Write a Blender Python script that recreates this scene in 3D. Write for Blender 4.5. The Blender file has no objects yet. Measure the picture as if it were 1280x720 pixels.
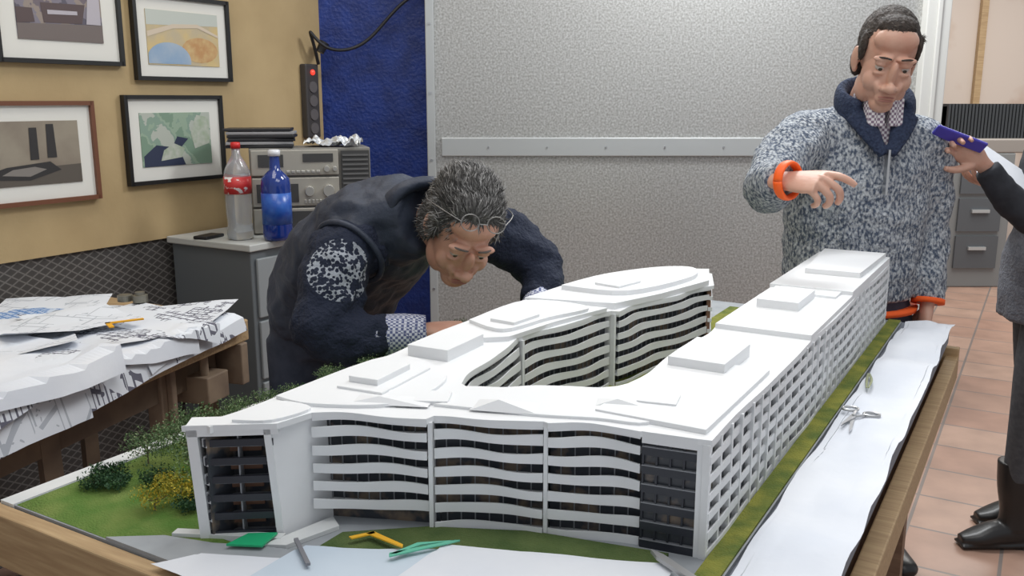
import bpy, bmesh, math, random
from mathutils import Vector, Matrix, noise, Quaternion, geometry
random.seed(7)
sc = bpy.context.scene
try:
    sc.view_settings.view_transform = 'Standard'
except Exception: pass
V = Vector
# ------------------------------------------------------------------ helpers
def link(o):
    sc.collection.objects.link(o); return o
def empty(name, M=None):
    e = link(bpy.data.objects.new(name, None)); e.empty_display_size = .1
    if M is not None: e.matrix_world = M
    return e
def obj(name, bm, mat, parent=None, M=None, smooth=False, recalc=True):
    me = bpy.data.meshes.new(name)
    if recalc: bmesh.ops.recalc_face_normals(bm, faces=bm.faces[:])
    bm.to_mesh(me); bm.free()
    mats = mat if isinstance(mat, (list, tuple)) else [mat]
    for m in mats: me.materials.append(m)
    if smooth:
        for p in me.polygons: p.use_smooth = True
    o = link(bpy.data.objects.new(name, me))
    if parent: o.parent = parent
    if M is not None:
        if parent: o.matrix_basis = M
        else: o.matrix_world = M
    return o
def remesh(o, vox, it=4, disp=None, scale=.05):
    m = o.modifiers.new('remesh', 'REMESH'); m.mode = 'VOXEL'; m.voxel_size = vox; m.use_smooth_shade = True
    m = o.modifiers.new('smooth', 'SMOOTH'); m.factor = .5; m.iterations = it
    if disp:
        t = bpy.data.textures.new(o.name+'_t', 'CLOUDS'); t.noise_scale = scale; t.noise_depth = 2
        m = o.modifiers.new('disp', 'DISPLACE'); m.texture = t; m.strength = disp; m.mid_level = .5; m.texture_coords = 'LOCAL'
    return o
def bevel(o, w=.003, s=2):
    m = o.modifiers.new('bevel', 'BEVEL'); m.width = w; m.segments = s; m.limit_method = 'ANGLE'; return o
def bx(bm, x0, x1, y0, y1, z0, z1, M=None, mi=0):
    mt = Matrix.Translation(((x0+x1)/2, (y0+y1)/2, (z0+z1)/2)) @ Matrix.Diagonal((abs(x1-x0), abs(y1-y0), abs(z1-z0), 1))
    if M is not None: mt = M @ mt
    r = bmesh.ops.create_cube(bm, size=1, matrix=mt)
    if mi:
        for v in r['verts']:
            for f in v.link_faces: f.material_index = mi
def cyl(bm, p0, p1, r0, r1=None, n=16, mi=0):
    p0 = V(p0); p1 = V(p1); d = p1-p0
    q = d.to_track_quat('Z', 'Y').to_matrix().to_4x4()
    r = bmesh.ops.create_cone(bm, cap_ends=True, segments=n, radius1=r0, radius2=r0 if r1 is None else r1, depth=d.length,
                          matrix=Matrix.Translation((p0+p1)/2) @ q)
    if mi:
        for v in r['verts']:
            for f in v.link_faces: f.material_index = mi
def ell(bm, c, r, rot=None, sub=3):
    mt = Matrix.Translation(c)
    if rot: mt = mt @ rot
    bmesh.ops.create_icosphere(bm, subdivisions=sub, radius=1, matrix=mt @ Matrix.Diagonal((r[0], r[1], r[2], 1)))
def cr(p0, p1, p2, p3, t):
    return .5*((2*p1)+(-p0+p2)*t+(2*p0-5*p1+4*p2-p3)*t*t+(-p0+3*p1-3*p2+p3)*t**3)
def resamp(vals, sub):
    n = len(vals); out = []
    for i in range(n-1):
        a = vals[max(i-1, 0)]; b = vals[i]; c = vals[i+1]; d = vals[min(i+2, n-1)]
        for k in range(sub): out.append(cr(a, b, c, d, k/sub))
    out.append(vals[-1]); return out
def tube(bm, pts, rad, side=(1, 0, 0), n=18, sub=4):
    P = resamp([V(p) for p in pts], sub)
    R = resamp([V((r, r)) if not isinstance(r, tuple) else V(r) for r in rad], sub)
    side = V(side); rings = []
    L = len(P)
    for i in range(L):
        t = (P[min(i+1, L-1)]-P[max(i-1, 0)]).normalized()
        a = (side - t*side.dot(t))
        if a.length < 1e-3: a = t.orthogonal()
        a.normalize(); b = t.cross(a)
        rings.append([bm.verts.new(P[i]+a*math.cos(2*math.pi*k/n)*R[i][0]+b*math.sin(2*math.pi*k/n)*R[i][1]) for k in range(n)])
    for i in range(L-1):
        for k in range(n):
            bm.faces.new((rings[i][k], rings[i][(k+1) % n], rings[i+1][(k+1) % n], rings[i+1][k]))
    bm.faces.new(rings[0][::-1]); bm.faces.new(rings[-1])
def lathe(bm, prof, M=None, n=32, mi=0):
    rings = []
    M = M or Matrix()
    for r, z in prof:
        rings.append([bm.verts.new(M @ V((r*math.cos(2*math.pi*k/n), r*math.sin(2*math.pi*k/n), z))) for k in range(n)])
    for i in range(len(rings)-1):
        for k in range(n):
            f = bm.faces.new((rings[i][k], rings[i][(k+1) % n], rings[i+1][(k+1) % n], rings[i+1][k])); f.material_index = mi
    f = bm.faces.new(rings[0][::-1]); f.material_index = mi
    f = bm.faces.new(rings[-1]); f.material_index = mi
def frame(o, ydir, zhint):
    y = V(ydir).normalized(); z = V(zhint); z = (z-y*z.dot(y)).normalized(); x = y.cross(z)
    return Matrix(((x.x, y.x, z.x, o[0]), (x.y, y.y, z.y, o[1]), (x.z, y.z, z.z, o[2]), (0, 0, 0, 1)))
# ------------------------------------------------------------------ materials
def mat(name, c, rough=.6, metal=0, c2=None, scale=20, bump=0, bscale=None, spec=.5, trans=0, emis=0, sss=0, lo=.35, hi=.65, detail=4, stretch=None, alpha=1, bdist=.01):
    m = bpy.data.materials.new(name); m.use_nodes = True
    nt = m.node_tree; N = nt.nodes; L = nt.links
    b = N['Principled BSDF']
    b.inputs['Base Color'].default_value = (*c, 1); b.inputs['Roughness'].default_value = rough
    b.inputs['Metallic'].default_value = metal; b.inputs['Specular IOR Level'].default_value = spec
    b.inputs['Transmission Weight'].default_value = trans
    if alpha < 1: b.inputs['Alpha'].default_value = alpha
    if emis:
        b.inputs['Emission Color'].default_value = (*c, 1); b.inputs['Emission Strength'].default_value = emis
    if sss:
        b.inputs['Subsurface Weight'].default_value = sss; b.inputs['Subsurface Radius'].default_value = (.02, .008, .005)
        b.inputs['Subsurface Scale'].default_value = .3
    if c2 or bump:
        tc = N.new('ShaderNodeTexCoord'); mp = N.new('ShaderNodeMapping'); L.new(tc.outputs['Object'], mp.inputs['Vector'])
        if stretch: mp.inputs['Scale'].default_value = stretch
    if c2:
        n = N.new('ShaderNodeTexNoise'); n.inputs['Scale'].default_value = scale; n.inputs['Detail'].default_value = detail
        L.new(mp.outputs[0], n.inputs['Vector'])
        r = N.new('ShaderNodeValToRGB'); r.color_ramp.elements[0].position = lo; r.color_ramp.elements[1].position = hi
        r.color_ramp.elements[0].color = (*c, 1); r.color_ramp.elements[1].color = (*c2, 1)
        L.new(n.outputs['Fac'], r.inputs[0]); L.new(r.outputs[0], b.inputs['Base Color'])
    if bump:
        n2 = N.new('ShaderNodeTexNoise'); n2.inputs['Scale'].default_value = bscale or scale; n2.inputs['Detail'].default_value = 5
        L.new(mp.outputs[0], n2.inputs['Vector'])
        bp = N.new('ShaderNodeBump'); bp.inputs['Strength'].default_value = bump; bp.inputs['Distance'].default_value = bdist
        L.new(n2.outputs['Fac'], bp.inputs['Height']); L.new(bp.outputs[0], b.inputs['Normal'])
    return m
def mat_check(name, c1, c2, scale, kind='checker'):
    m = mat(name, c1, .8); nt = m.node_tree; N = nt.nodes; L = nt.links; b = N['Principled BSDF']
    tc = N.new('ShaderNodeTexCoord')
    t = N.new('ShaderNodeTexChecker'); t.inputs['Scale'].default_value = scale
    t.inputs['Color1'].default_value = (*c1, 1); t.inputs['Color2'].default_value = (*c2, 1)
    L.new(tc.outputs['Object'], t.inputs['Vector']); L.new(t.outputs['Color'], b.inputs['Base Color']); return m
def mat_brick(name, c1, c2, mortar, w, h, ms=.02, offset=0, rough=.5, rotz=0, bump=.2, plane='XY'):
    m = mat(name, c1, rough); nt = m.node_tree; N = nt.nodes; L = nt.links; b = N['Principled BSDF']
    tc = N.new('ShaderNodeTexCoord'); mp = N.new('ShaderNodeMapping'); mp.inputs['Rotation'].default_value = (math.pi/2 if plane == 'XZ' else 0, 0, rotz)
    L.new(tc.outputs['Object'], mp.inputs['Vector'])
    t = N.new('ShaderNodeTexBrick'); t.inputs['Scale'].default_value = 1; t.offset = offset
    t.inputs['Brick Width'].default_value = w; t.inputs['Row Height'].default_value = h; t.inputs['Mortar Size'].default_value = ms
    t.inputs['Color1'].default_value = (*c1, 1); t.inputs['Color2'].default_value = (*c2, 1); t.inputs['Mortar'].default_value = (*mortar, 1)
    L.new(mp.outputs[0], t.inputs['Vector'])
    n = N.new('ShaderNodeTexNoise'); n.inputs['Scale'].default_value = 6; n.inputs['Detail'].default_value = 6; L.new(mp.outputs[0], n.inputs['Vector'])
    mx = N.new('ShaderNodeMix'); mx.data_type = 'RGBA'; mx.blend_type = 'MULTIPLY'; mx.inputs[0].default_value = .5
    r = N.new('ShaderNodeValToRGB'); r.color_ramp.elements[0].position = .3; r.color_ramp.elements[0].color = (.5, .5, .5, 1); r.color_ramp.elements[1].position = .7
    L.new(n.outputs['Fac'], r.inputs[0]); L.new(t.outputs['Color'], mx.inputs[6]); L.new(r.outputs[0], mx.inputs[7]); L.new(mx.outputs[2], b.inputs['Base Color'])
    bp = N.new('ShaderNodeBump'); bp.inputs['Strength'].default_value = bump; bp.inputs['Distance'].default_value = .01; bp.invert = True
    L.new(t.outputs['Fac'], bp.inputs['Height']); L.new(bp.outputs[0], b.inputs['Normal']); return m
def ramp_mat(name, cols, scale, kind='noise', rough=.5):
    m = mat(name, cols[0][1], rough); nt = m.node_tree; N = nt.nodes; L = nt.links; b = N['Principled BSDF']
    tc = N.new('ShaderNodeTexCoord')
    n = N.new('ShaderNodeTexNoise'); n.inputs['Detail'].default_value = 6; out = n.outputs['Fac']
    n.inputs['Scale'].default_value = scale; L.new(tc.outputs['Object'], n.inputs['Vector'])
    r = N.new('ShaderNodeValToRGB'); r.color_ramp.interpolation = 'CONSTANT'
    r.color_ramp.elements[0].color = (*cols[0][1], 1); r.color_ramp.elements[0].position = cols[0][0]
    r.color_ramp.elements[1].color = (*cols[1][1], 1); r.color_ramp.elements[1].position = cols[1][0]
    for p, c in cols[2:]:
        e = r.color_ramp.elements.new(p); e.color = (*c, 1)
    L.new(out, r.inputs[0]); L.new(r.outputs[0], b.inputs['Base Color']); return m

M_white = mat('model_white', (.82, .83, .84), .55, c2=(.76, .77, .78), scale=8)
M_roof = mat('model_roof_white', (.82, .83, .84), .6, c2=(.79, .80, .81), scale=5)
M_dark = mat('model_dark_panel', (.022, .025, .035), .4)
M_glass = mat('model_window', (.04, .045, .055), .35, c2=(.20, .15, .11), scale=22, lo=.5, hi=.62)
M_mull = mat('model_mullion', (.25, .26, .28), .5)
M_brown = mat('model_wood_interior', (.20, .10, .06), .5)
M_grass = mat('model_grass', (.085, .19, .025), .95, c2=(.19, .26, .06), scale=14, bump=.6, bscale=300)
M_grass2 = mat('model_olive_grass', (.12, .17, .03), .95, c2=(.30, .30, .05), scale=20, bump=.6, bscale=300)
M_road = mat('model_asphalt', (.30, .32, .34), .85, c2=(.38, .40, .42), scale=12)
M_pave = mat('model_paving', (.62, .64, .64), .8, c2=(.72, .73, .72), scale=12)
M_baseside = mat('model_base_side', (.22, .24, .28), .7)
M_wood = mat('pale_wood', (.50, .35, .19), .6, c2=(.38, .25, .13), scale=9, stretch=(1, 14, 14), bump=.1)
M_wood2 = mat('brown_board', (.30, .19, .12), .7, c2=(.20, .12, .075), scale=6, stretch=(1, 6, 6))
M_paper = mat('paper', (.78, .80, .84), .8, c2=(.70, .73, .79), scale=5, bump=.3, bscale=8)
M_skin = mat('skin', (.60, .36, .27), .5, c2=(.54, .28, .20), scale=18, sss=.12, lo=.4, hi=.75, bump=.25, bscale=90, bdist=.002)
M_skin2 = mat('skin_ruddy', (.56, .31, .22), .5, c2=(.47, .23, .16), scale=18, sss=.12, lo=.4, hi=.75, bump=.3, bscale=90, bdist=.002)
M_lip = mat('lips', (.42, .19, .15), .5)
M_black = mat('black_plastic', (.015, .015, .018), .4)
M_steel = mat('steel', (.6, .6, .6), .3, 1)

# ------------------------------------------------------------------ camera
H = 1.49
cam = bpy.data.cameras.new('camera'); cam.sensor_width = 36; cam.lens = 1130/1280*36; cam.clip_start = .02
co = link(bpy.data.objects.new('camera', cam)); co.location = (0, 0, H)
co.rotation_euler = (math.radians(90-11.75), 0, 0); sc.camera = co

# ------------------------------------------------------------------ room
A = V((.508, .862, 0)).normalized(); B = V((.862, -.508, 0)).normalized()
M_floor = mat_brick('terracotta_tiles', (.42, .25, .185), (.50, .33, .25), (.24, .20, .18), .30, .30, .006, rotz=math.radians(30.5), rough=.35)
bm = bmesh.new(); bx(bm, -4, 7, -1.5, 9, -.1, 0); obj('floor', bm, M_floor)
WL = V((-1.4, 3.1, 0))
def wallM(s0=0, z=0):
    p = WL + A*s0; return frame((p.x, p.y, z), A, (0, 0, 1))
M_board = mat('ochre_fibreboard', (.50, .37, .195), .75, c2=(.42, .305, .155), scale=3, bump=.1, bscale=60)
bm = bmesh.new(); bx(bm, -.03, 0, -4.2, 1.14, .99, 3.0)
obj('wall_left', bm, M_board, M=wallM())
def mesh_mat():
    m = mat('expanded_metal', (.05, .05, .05), .6); nt = m.node_tree; N = nt.nodes; L = nt.links; b = N['Principled BSDF']
    tc = N.new('ShaderNodeTexCoord'); outs = []
    for sgn in (1, -1):
        mp = N.new('ShaderNodeMapping'); mp.inputs['Rotation'].default_value = (sgn*math.radians(32), 0, 0); L.new(tc.outputs['Object'], mp.inputs['Vector'])
        w = N.new('ShaderNodeTexWave'); w.bands_direction = 'Z'; w.inputs['Scale'].default_value = 13; L.new(mp.outputs[0], w.inputs['Vector']); outs.append(w)
    mx = N.new('ShaderNodeMath'); mx.operation = 'MAXIMUM'; L.new(outs[0].outputs['Fac'], mx.inputs[0]); L.new(outs[1].outputs['Fac'], mx.inputs[1])
    r = N.new('ShaderNodeValToRGB'); r.color_ramp.elements[0].position = .86; r.color_ramp.elements[0].color = (.06, .055, .052, 1)
    r.color_ramp.elements[1].position = .98; r.color_ramp.elements[1].color = (.17, .16, .15, 1)
    L.new(mx.outputs[0], r.inputs[0]); L.new(r.outputs[0], b.inputs['Base Color']); return m
bm = bmesh.new(); bx(bm, -.05, -.015, -4.2, 1.14, 0, .99)
obj('wall_left_mesh', bm, mesh_mat(), M=wallM())
M_blue = mat('blue_plaster', (.012, .042, .26), .45, c2=(.007, .024, .16), scale=12, bump=.8, bscale=70, bdist=.006)
bm = bmesh.new(); bx(bm, -1.0, -.20, 4.06, 4.3, 0, 3.0)
obj('wall_back', bm, M_blue)
M_galv = mat('galvanised_sheet', (.36, .355, .335), .36, .55, c2=(.66, .66, .65), scale=120, lo=.35, hi=.72, detail=6, bump=.10, bscale=140, bdist=.004)
M_alu = mat('aluminium_trim', (.52, .54, .54), .4, .5)
par = empty('metal_partition')
bm = bmesh.new(); bx(bm, -.33, 1.70, 3.90, 3.94, 0, 3.0); obj('sheet', bm, M_galv, par)
bm = bmesh.new(); bx(bm, -.30, 1.70, 3.885, 3.90, 1.255, 1.333); bx(bm, -.36, -.325, 3.88, 3.95, 0, 3.0)
bevel(obj('trim_strips', bm, M_alu, par), .003)
bm = bmesh.new()
for i in range(9): cyl(bm, (-.342, 3.88, .4+i*.28), (-.342, 3.876, .4+i*.28), .006, n=10)
for i in range(8): cyl(bm, (-.1+i*.25, 3.885, 1.294), (-.1+i*.25, 3.881, 1.294), .004, n=10)
obj('rivets', bm, M_steel, par)
bm = bmesh.new(); bx(bm, 1.70, 1.80, 3.85, 4.0, 0, 3.0); bx(bm, 1.74, 1.76, 3.84, 3.85, 0, 3.0)
bevel(obj('door_frame_jamb', bm, mat('white_paint', (.66, .66, .63), .5), None), .004)
M_far = mat('stained_plaster', (.62, .53, .46), .9, c2=(.50, .37, .29), scale=1.6, lo=.52, hi=.66)
bm = bmesh.new(); bx(bm, -1, 7, 8.6, 8.7, 0, 3.4); obj('wall_far', bm, M_far)
# ------------------------------------------------------------------ wall pictures
def picture(s0, s1, z0, z1, fcol, mats, border, kind):
    w = s1-s0; h = z1-z0
    e = empty('framed_picture', frame((WL+A*((s0+s1)/2)+B*.004).to_tuple()[:2]+((z0+z1)/2,), A, (0, 0, 1)))
    fm = mat('picture_frame', fcol, .4); t = .014
    bm = bmesh.new()
    for a in (-1, 1):
        bx(bm, 0, .022, a*w/2-t/2, a*w/2+t/2, -h/2-t/2, h/2+t/2); bx(bm, 0, .022, -w/2, w/2, a*h/2-t/2, a*h/2+t/2)
    obj('frame', bm, fm, e)
    bm = bmesh.new(); bx(bm, .002, .010, -w/2, w/2, -h/2, h/2); obj('mount', bm, mat('mount_card', (.74, .73, .68), .8), e)
    bm = bmesh.new(); bx(bm, .010, .013, -w/2+border, w/2-border, -h/2+border, h/2-border); obj('print', bm, mats[0], e)
    yl, yr, zl, zr = -w/2+border, w/2-border, -h/2+border, h/2-border
    def shapes(polys, x, mt, nm):
        bm = bmesh.new()
        for pl in polys:
            lo = [bm.verts.new((x, yl+(yr-yl)*u, zl+(zr-zl)*v)) for u, v in pl]; bm.faces.new(lo)
        obj(nm, bm, mt, e)
    if kind == 'towers':
        shapes([[(0, 0), (1, 0), (1, .3), (0, .24)]], .0135, mat('pic_c_ground', (.10, .085, .07), .6), 'print_ground')
        shapes([[(.12, .3), (.22, .3), (.20, .95), (.13, .95)], [(.52, .4), (.60, .4), (.60, .9), (.53, .9)], [(.68, .42), (.77, .42), (.76, .95), (.69, .95)], [(.15, .12), (.5, .08), (.8, .22), (.7, .36), (.3, .30), (.1, .2)]], .0145, mats[1], 'print_shapes')
        shapes([[(.25, .18), (.5, .14), (.66, .24), (.55, .29), (.35, .26)]], .0150, mat('pic_c3', (.22, .20, .18), .5), 'print_highlight')
    if kind == 'pool':
        def arc(cx, cy, rx, ry, a0, a1, n=18): return [(cx+rx*math.cos(math.radians(a0+(a1-a0)*i/n)), cy+ry*math.sin(math.radians(a0+(a1-a0)*i/n))) for i in range(n+1)]
        shapes([[(0, .72), (1, .78), (1, 1), (0, 1)]], .0133, mat('pic_b_sky', (.52, .55, .50), .6), 'print_sky')
        shapes([[(min(1, max(0, a)), max(0, b)) for a, b in arc(.28, .08, .30, .34, -10, 190)]], .0140, mats[1], 'print_water')
        shapes([[(min(1, max(0, a)), max(0, min(1, b))) for a, b in arc(.72, .30, .26, .24, 0, 350)]], .0138, mat('pic_b_o', (.50, .27, .11), .6, c2=(.6, .42, .2), scale=30), 'print_plan')
        shapes([[(.0, .5), (.35, .68), (.7, .72), (1, .55), (1, .6), (.7, .79), (.35, .76), (0, .6)]], .0142, mat('pic_b_p', (.62, .52, .40), .6), 'print_road')
    if kind == 'map':
        shapes([[(.02, 0), (.6, 0), (.52, .3), (.66, .5), (.5, .55), (.42, .35), (.2, .4), (.02, .2)]], .0135, mats[1], 'print_dark')
        shapes([[(.25, .1), (.55, .15), (.6, .32), (.45, .42), (.3, .3)], [(.75, .3), (.98, .4), (.98, .9), (.8, .95), (.7, .6)]], .0140, mat('pic_d3', (.50, .52, .46), .6, c2=(.35, .42, .30), scale=40), 'print_light')
    if kind == 'boat':
        shapes([[(0, 0), (1, 0), (1, .3), (0, .25)]], .0135, mat('pic_a_g', (.16, .13, .12), .5), 'print_ground')
        shapes([[(.3, .28), (.75, .3), (.8, .62), (.28, .6)], [(0, .25), (.2, .28), (.18, .5), (0, .5)]], .014, mats[1], 'print_shapes')
        shapes([[(.35, .42), (.7, .44), (.7, .5), (.35, .49)], [(.8, .3), (.98, .3), (.98, .9), (.85, .9)]], .0145, mat('pic_a_l', (.45, .42, .46), .5), 'print_lights')
    return e
picture(-.32, .105, 1.61, 1.93, (.01, .01, .01), [ramp_mat('pic_a', [(.0, (.10, .09, .12)), (.45, (.20, .18, .22)), (.55, (.28, .23, .20)), (.62, (.15, .12, .14))], 9), mat('pic_a2', (.09, .06, .06), .5)], .065, 'boat')
picture(.165, .58, 1.565, 1.85, (.01, .01, .01), [mat('pic_b', (.62, .47, .22), .6, c2=(.50, .42, .28), scale=14), mat('pic_b2', (.24, .36, .52), .6, c2=(.38, .46, .55), scale=9)], .048, 'pool')
picture(-.50, -.03, 1.17, 1.48, (.16, .06, .03), [mat('pic_c', (.22, .18, .14), .6, c2=(.30, .26, .20), scale=8), mat('pic_c2', (.03, .028, .028), .5)], .055, 'towers')
picture(.10, .52, 1.20, 1.50, (.01, .01, .01), [ramp_mat('pic_d', [(.0, (.20, .30, .22)), (.47, (.30, .40, .30)), (.58, (.45, .48, .42)), (.52, (.24, .34, .27))], 9), mat('pic_d2', (.03, .04, .08), .5)], .055, 'map')

# ------------------------------------------------------------------ metal cabinet
cab = empty('metal_drawer_cabinet', frame((-.907, 3.09, 0), A, (0, 0, 1)))
M_cab = mat('cabinet_grey', (.13, .145, .155), .5); M_cab2 = mat('cabinet_light', (.27, .29, .30), .5)
bm = bmesh.new(); bx(bm, -.40, 0, 0, .6, .0, .975); bevel(obj('body', bm, M_cab, cab), .004)
bm = bmesh.new(); bx(bm, -.415, .012, -.012, .61, .975, 1.0); bevel(obj('top', bm, mat('cabinet_top', (.50, .51, .49), .4), cab), .004)
bm = bmesh.new()
for i in range(4): bx(bm, 0, .012, .02, .58, .06+i*.225, .06+i*.225+.212)
bevel(obj('drawer_fronts', bm, M_cab2, cab), .004)
bm = bmesh.new()
for i in range(4): bx(bm, .012, .026, .22, .38, .17+i*.225, .185+i*.225)
obj('handles', bm, M_black, cab)
def bottle(name, loc, prof, body, cap, label, lz, lr):
    e = empty(name, Matrix.Translation(loc))
    bm = bmesh.new(); lathe(bm, prof); obj('body', bm, body, e, smooth=True)
    z = prof[-1][1]; r = prof[-1][0]
    bm = bmesh.new(); lathe(bm, [(r+.003, z-.012), (r+.003, z+.008), (r*.8, z+.01)]); obj('cap', bm, cap, e, smooth=True)
    if label:
        bm = bmesh.new(); lathe(bm, [(lr, lz[0]), (lr, lz[1])]); obj('label', bm, label, e, smooth=True)
pl = mat('clear_plastic', (.80, .84, .88), .12, trans=.75, spec=.6)
def lab_mat():
    m = mat('red_label', (.55, .03, .03), .4, c2=(.80, .75, .74), scale=28, lo=.56, hi=.58, stretch=(1, 1, 1.5)); return m
bottle('soda_bottle', (-.975, 3.22, 1.0), [(.03, 0), (.046, .006), (.046, .03), (.042, .06), (.045, .09), (.046, .14), (.044, .19), (.047, .215), (.044, .245), (.03, .275), (.015, .30), (.014, .335)], pl, mat('red_cap', (.6, .02, .02), .4), lab_mat(), (.165, .225), .0478)
bottle('blue_glass_bottle', (-.835, 3.20, 1.0), [(.03, 0), (.048, .004), (.052, .02), (.052, .195), (.048, .22), (.03, .24), (.019, .25), (.017, .295), (.018, .31)], mat('blue_glass', (.010, .045, .30), .08, spec=.8, trans=.3), mat('silver_cap', (.75, .76, .8), .3), mat('blue_label', (.012, .07, .38), .3, c2=(.03, .12, .45), scale=40), (.06, .17), .0525)
bm = bmesh.new(); bx(bm, -.05, .05, -.03, .03, 0, .012); bevel(obj('mobile_phone', bm, M_black, M=frame((-1.10, 3.25, 1.0), (.8, -.3, 0), (0, 0, 1))), .004)
st = empty('stereo_system', Matrix.Translation((-.775, 3.48, 1.0)) @ Matrix.Rotation(math.radians(16), 4, 'Z') @ Matrix.Diagonal((1.0, 1, 1.13, 1)))
M_sil = mat('silver_face', (.42, .40, .35), .4, .3); M_sd = mat('stereo_dark', (.05, .05, .05), .5)
bm = bmesh.new(); bx(bm, -.22, .22, -.10, .10, 0, .28); bevel(obj('case', bm, mat('stereo_case', (.22, .21, .19), .5), st), .004)
bm = bmesh.new()
for z0, z1 in ((.005, .085), (.092, .185), (.192, .275)): bx(bm, -.215, .10, -.115, -.10, z0, z1)
bevel(obj('face_panels', bm, M_sil, st), .003)
bm = bmesh.new(); bx(bm, .11, .215, -.112, -.10, .01, .27)
bx(bm, -.12, .02, -.118, -.115, .02, .075); bx(bm, -.03, .08, -.118, -.115, .235, .262); bx(bm, -.20, -.05, -.118, -.115, .105, .165)
bx(bm, -.19, -.10, -.118, -.115, .22, .26)
obj('dark_windows', bm, M_sd, st)
bm = bmesh.new()
for x, z, r in ((.055, .212, .011), (.085, .212, .009), (-.01, .14, .018), (.06, .14, .022), (-.165, .045, .02), (.06, .05, .012)): cyl(bm, (x, -.113, z), (x, -.132, z), r, r*.9)
for i in range(7): bx(bm, -.09+i*.018, -.078+i*.018, -.122, -.113, .2, .208)
for i in range(8): bx(bm, -.03+i*.014, -.022+i*.014, -.121, -.113, .10, .112)
bevel(obj('knobs_and_buttons', bm, mat('knob', (.55, .54, .5), .3, .6), st), .001)
bm = bmesh.new()
for i in range(16): bx(bm, .115, .21, -.116, -.112, .02+i*.0155, .026+i*.0155)
obj('speaker_grille', bm, mat('grille', (.12, .12, .12), .5), st)
fo = empty('stacked_folders', Matrix.Translation((-.93, 3.42, 1.3175)) @ Matrix.Rotation(math.radians(14), 4, 'Z'))
for i in range(6):
    bm = bmesh.new(); a = random.uniform(-.1, .1); bx(bm, -.12, .12, -.08, .08, i*.012, i*.012+.0105, Matrix.Rotation(a, 4, 'Z') @ Matrix.Translation((random.uniform(-.015, .015), 0, 0)))
    bevel(obj('folder_%d' % (i+1), bm, (M_black, mat('folder_grey', (.3, .3, .31), .5), M_black)[i % 3], fo), .002)
def crumple(name, M, w, h, amp, mt, sc_=18, lift=.0):
    bm = bmesh.new(); n = 36; g = []
    for i in range(n):
        r = []
        for j in range(n):
            x = (i/(n-1)-.5)*w; y = (j/(n-1)-.5)*h
            z = lift+abs(noise.noise(V((x*sc_, y*sc_, w*9))))*amp+abs(noise.noise(V((x*sc_*3, y*sc_*3, h*7))))*amp*.5
            r.append(bm.verts.new((x, y, z)))
        g.append(r)
    for i in range(n-1):
        for j in range(n-1): bm.faces.new((g[i][j], g[i+1][j], g[i+1][j+1], g[i][j+1]))
    return obj(name, bm, mt, M=M)
crumple('crumpled_plastic_bag', Matrix.Translation((-.68, 3.49, 1.319)), .20, .15, .05, mat('bag_plastic', (.60, .62, .64), .25, .3), 14)
ps = empty('power_strip', wallM(1.02, 1.50))
bm = bmesh.new(); bx(bm, .0, .035, -.04, .04, -.17, .14); bevel(obj('body', bm, mat('strip_body', (.05, .045, .045), .5), ps), .006)
bm = bmesh.new()
for i in range(4): cyl(bm, (.034, 0, -.13+i*.058), (.039, 0, -.13+i*.058), .024)
obj('sockets', bm, mat('socket', (.12, .11, .11), .4), ps)
bm = bmesh.new(); ell(bm, (.038, 0, .105), (.008, .012, .012)); obj('red_switch', bm, mat('red_lamp', (.9, .05, .03), .3, emis=1.2), ps, smooth=True)
def curve(name, pts, r, mt, parent=None):
    cu = bpy.data.curves.new(name, 'CURVE'); cu.dimensions = '3D'; cu.bevel_depth = r; cu.bevel_resolution = 3
    s = cu.splines.new('NURBS'); s.points.add(len(pts)-1)
    for p, q in zip(s.points, pts): p.co = (*q, 1)
    s.use_endpoint_u = True; s.order_u = 4
    o = link(bpy.data.objects.new(name, cu)); cu.materials.append(mt)
    if parent: o.parent = parent
    return o
curve('power_cable', [(-.83, 3.99, 1.64), (-.84, 3.95, 1.74), (-.86, 3.92, 1.80), (-.80, 3.93, 1.70), (-.70, 3.97, 1.69), (-.6, 3.99, 1.74), (-.5, 4.0, 1.87), (-.40, 4.02, 1.95), (-.25, 4.03, 1.97)], .007, M_black)
bm = bmesh.new(); cyl(bm, (-.80, 3.99, 1.73), (-.82, 3.98, 1.69), .022, .018)
obj('wall_plug', bm, M_black)
# ------------------------------------------------------------------ side workbench with drawings
P1, P2, P3, P4 = V((-1.24, 1.2, 0)), V((-.79, 2.63, 0)), V((-1.40, 2.98, 0)), V((-2.30, 1.50, 0))
wb = empty('side_workbench')
def prism(bm, pts, z0, z1):
    lo = [bm.verts.new((p[0], p[1], z0)) for p in pts]; hi = [bm.verts.new((p[0], p[1], z1)) for p in pts]; n = len(pts)
    bm.faces.new(lo[::-1]); bm.faces.new(hi)
    for i in range(n): bm.faces.new((lo[i], lo[(i+1) % n], hi[(i+1) % n], hi[i]))
bm = bmesh.new(); prism(bm, [P1, P2, P3, P4], .785, .848); bevel(obj('top', bm, M_wood, wb), .004)
e12 = (P2-P1).normalized(); n12 = V((e12.y, -e12.x, 0))
bm = bmesh.new()
for s in (.12, .8, 1.40):
    p = P1+e12*s-n12*.09
    tube(bm, [(p.x, p.y, .785), (p.x+.02, p.y, 0)], [.03, .028], n=4, sub=1)
    q = p-n12*.45
    tube(bm, [(q.x, q.y, .785), (q.x, q.y, 0)], [.03, .028], n=4, sub=1)
fm = frame(((P1-n12*.10).x, (P1-n12*.10).y, 0), e12, (0, 0, 1))
bx(bm, -.02, .02, 0, 1.45, .68, .785, fm); bx(bm, -.015, .02, 0, 1.45, .2, .26, fm)
bx(bm, -.5, -.46, 0, 1.35, .68, .785, fm)
obj('trestle', bm, mat('old_wood', (.20, .14, .09), .8, c2=(.12, .085, .06), scale=8), wb)
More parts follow.
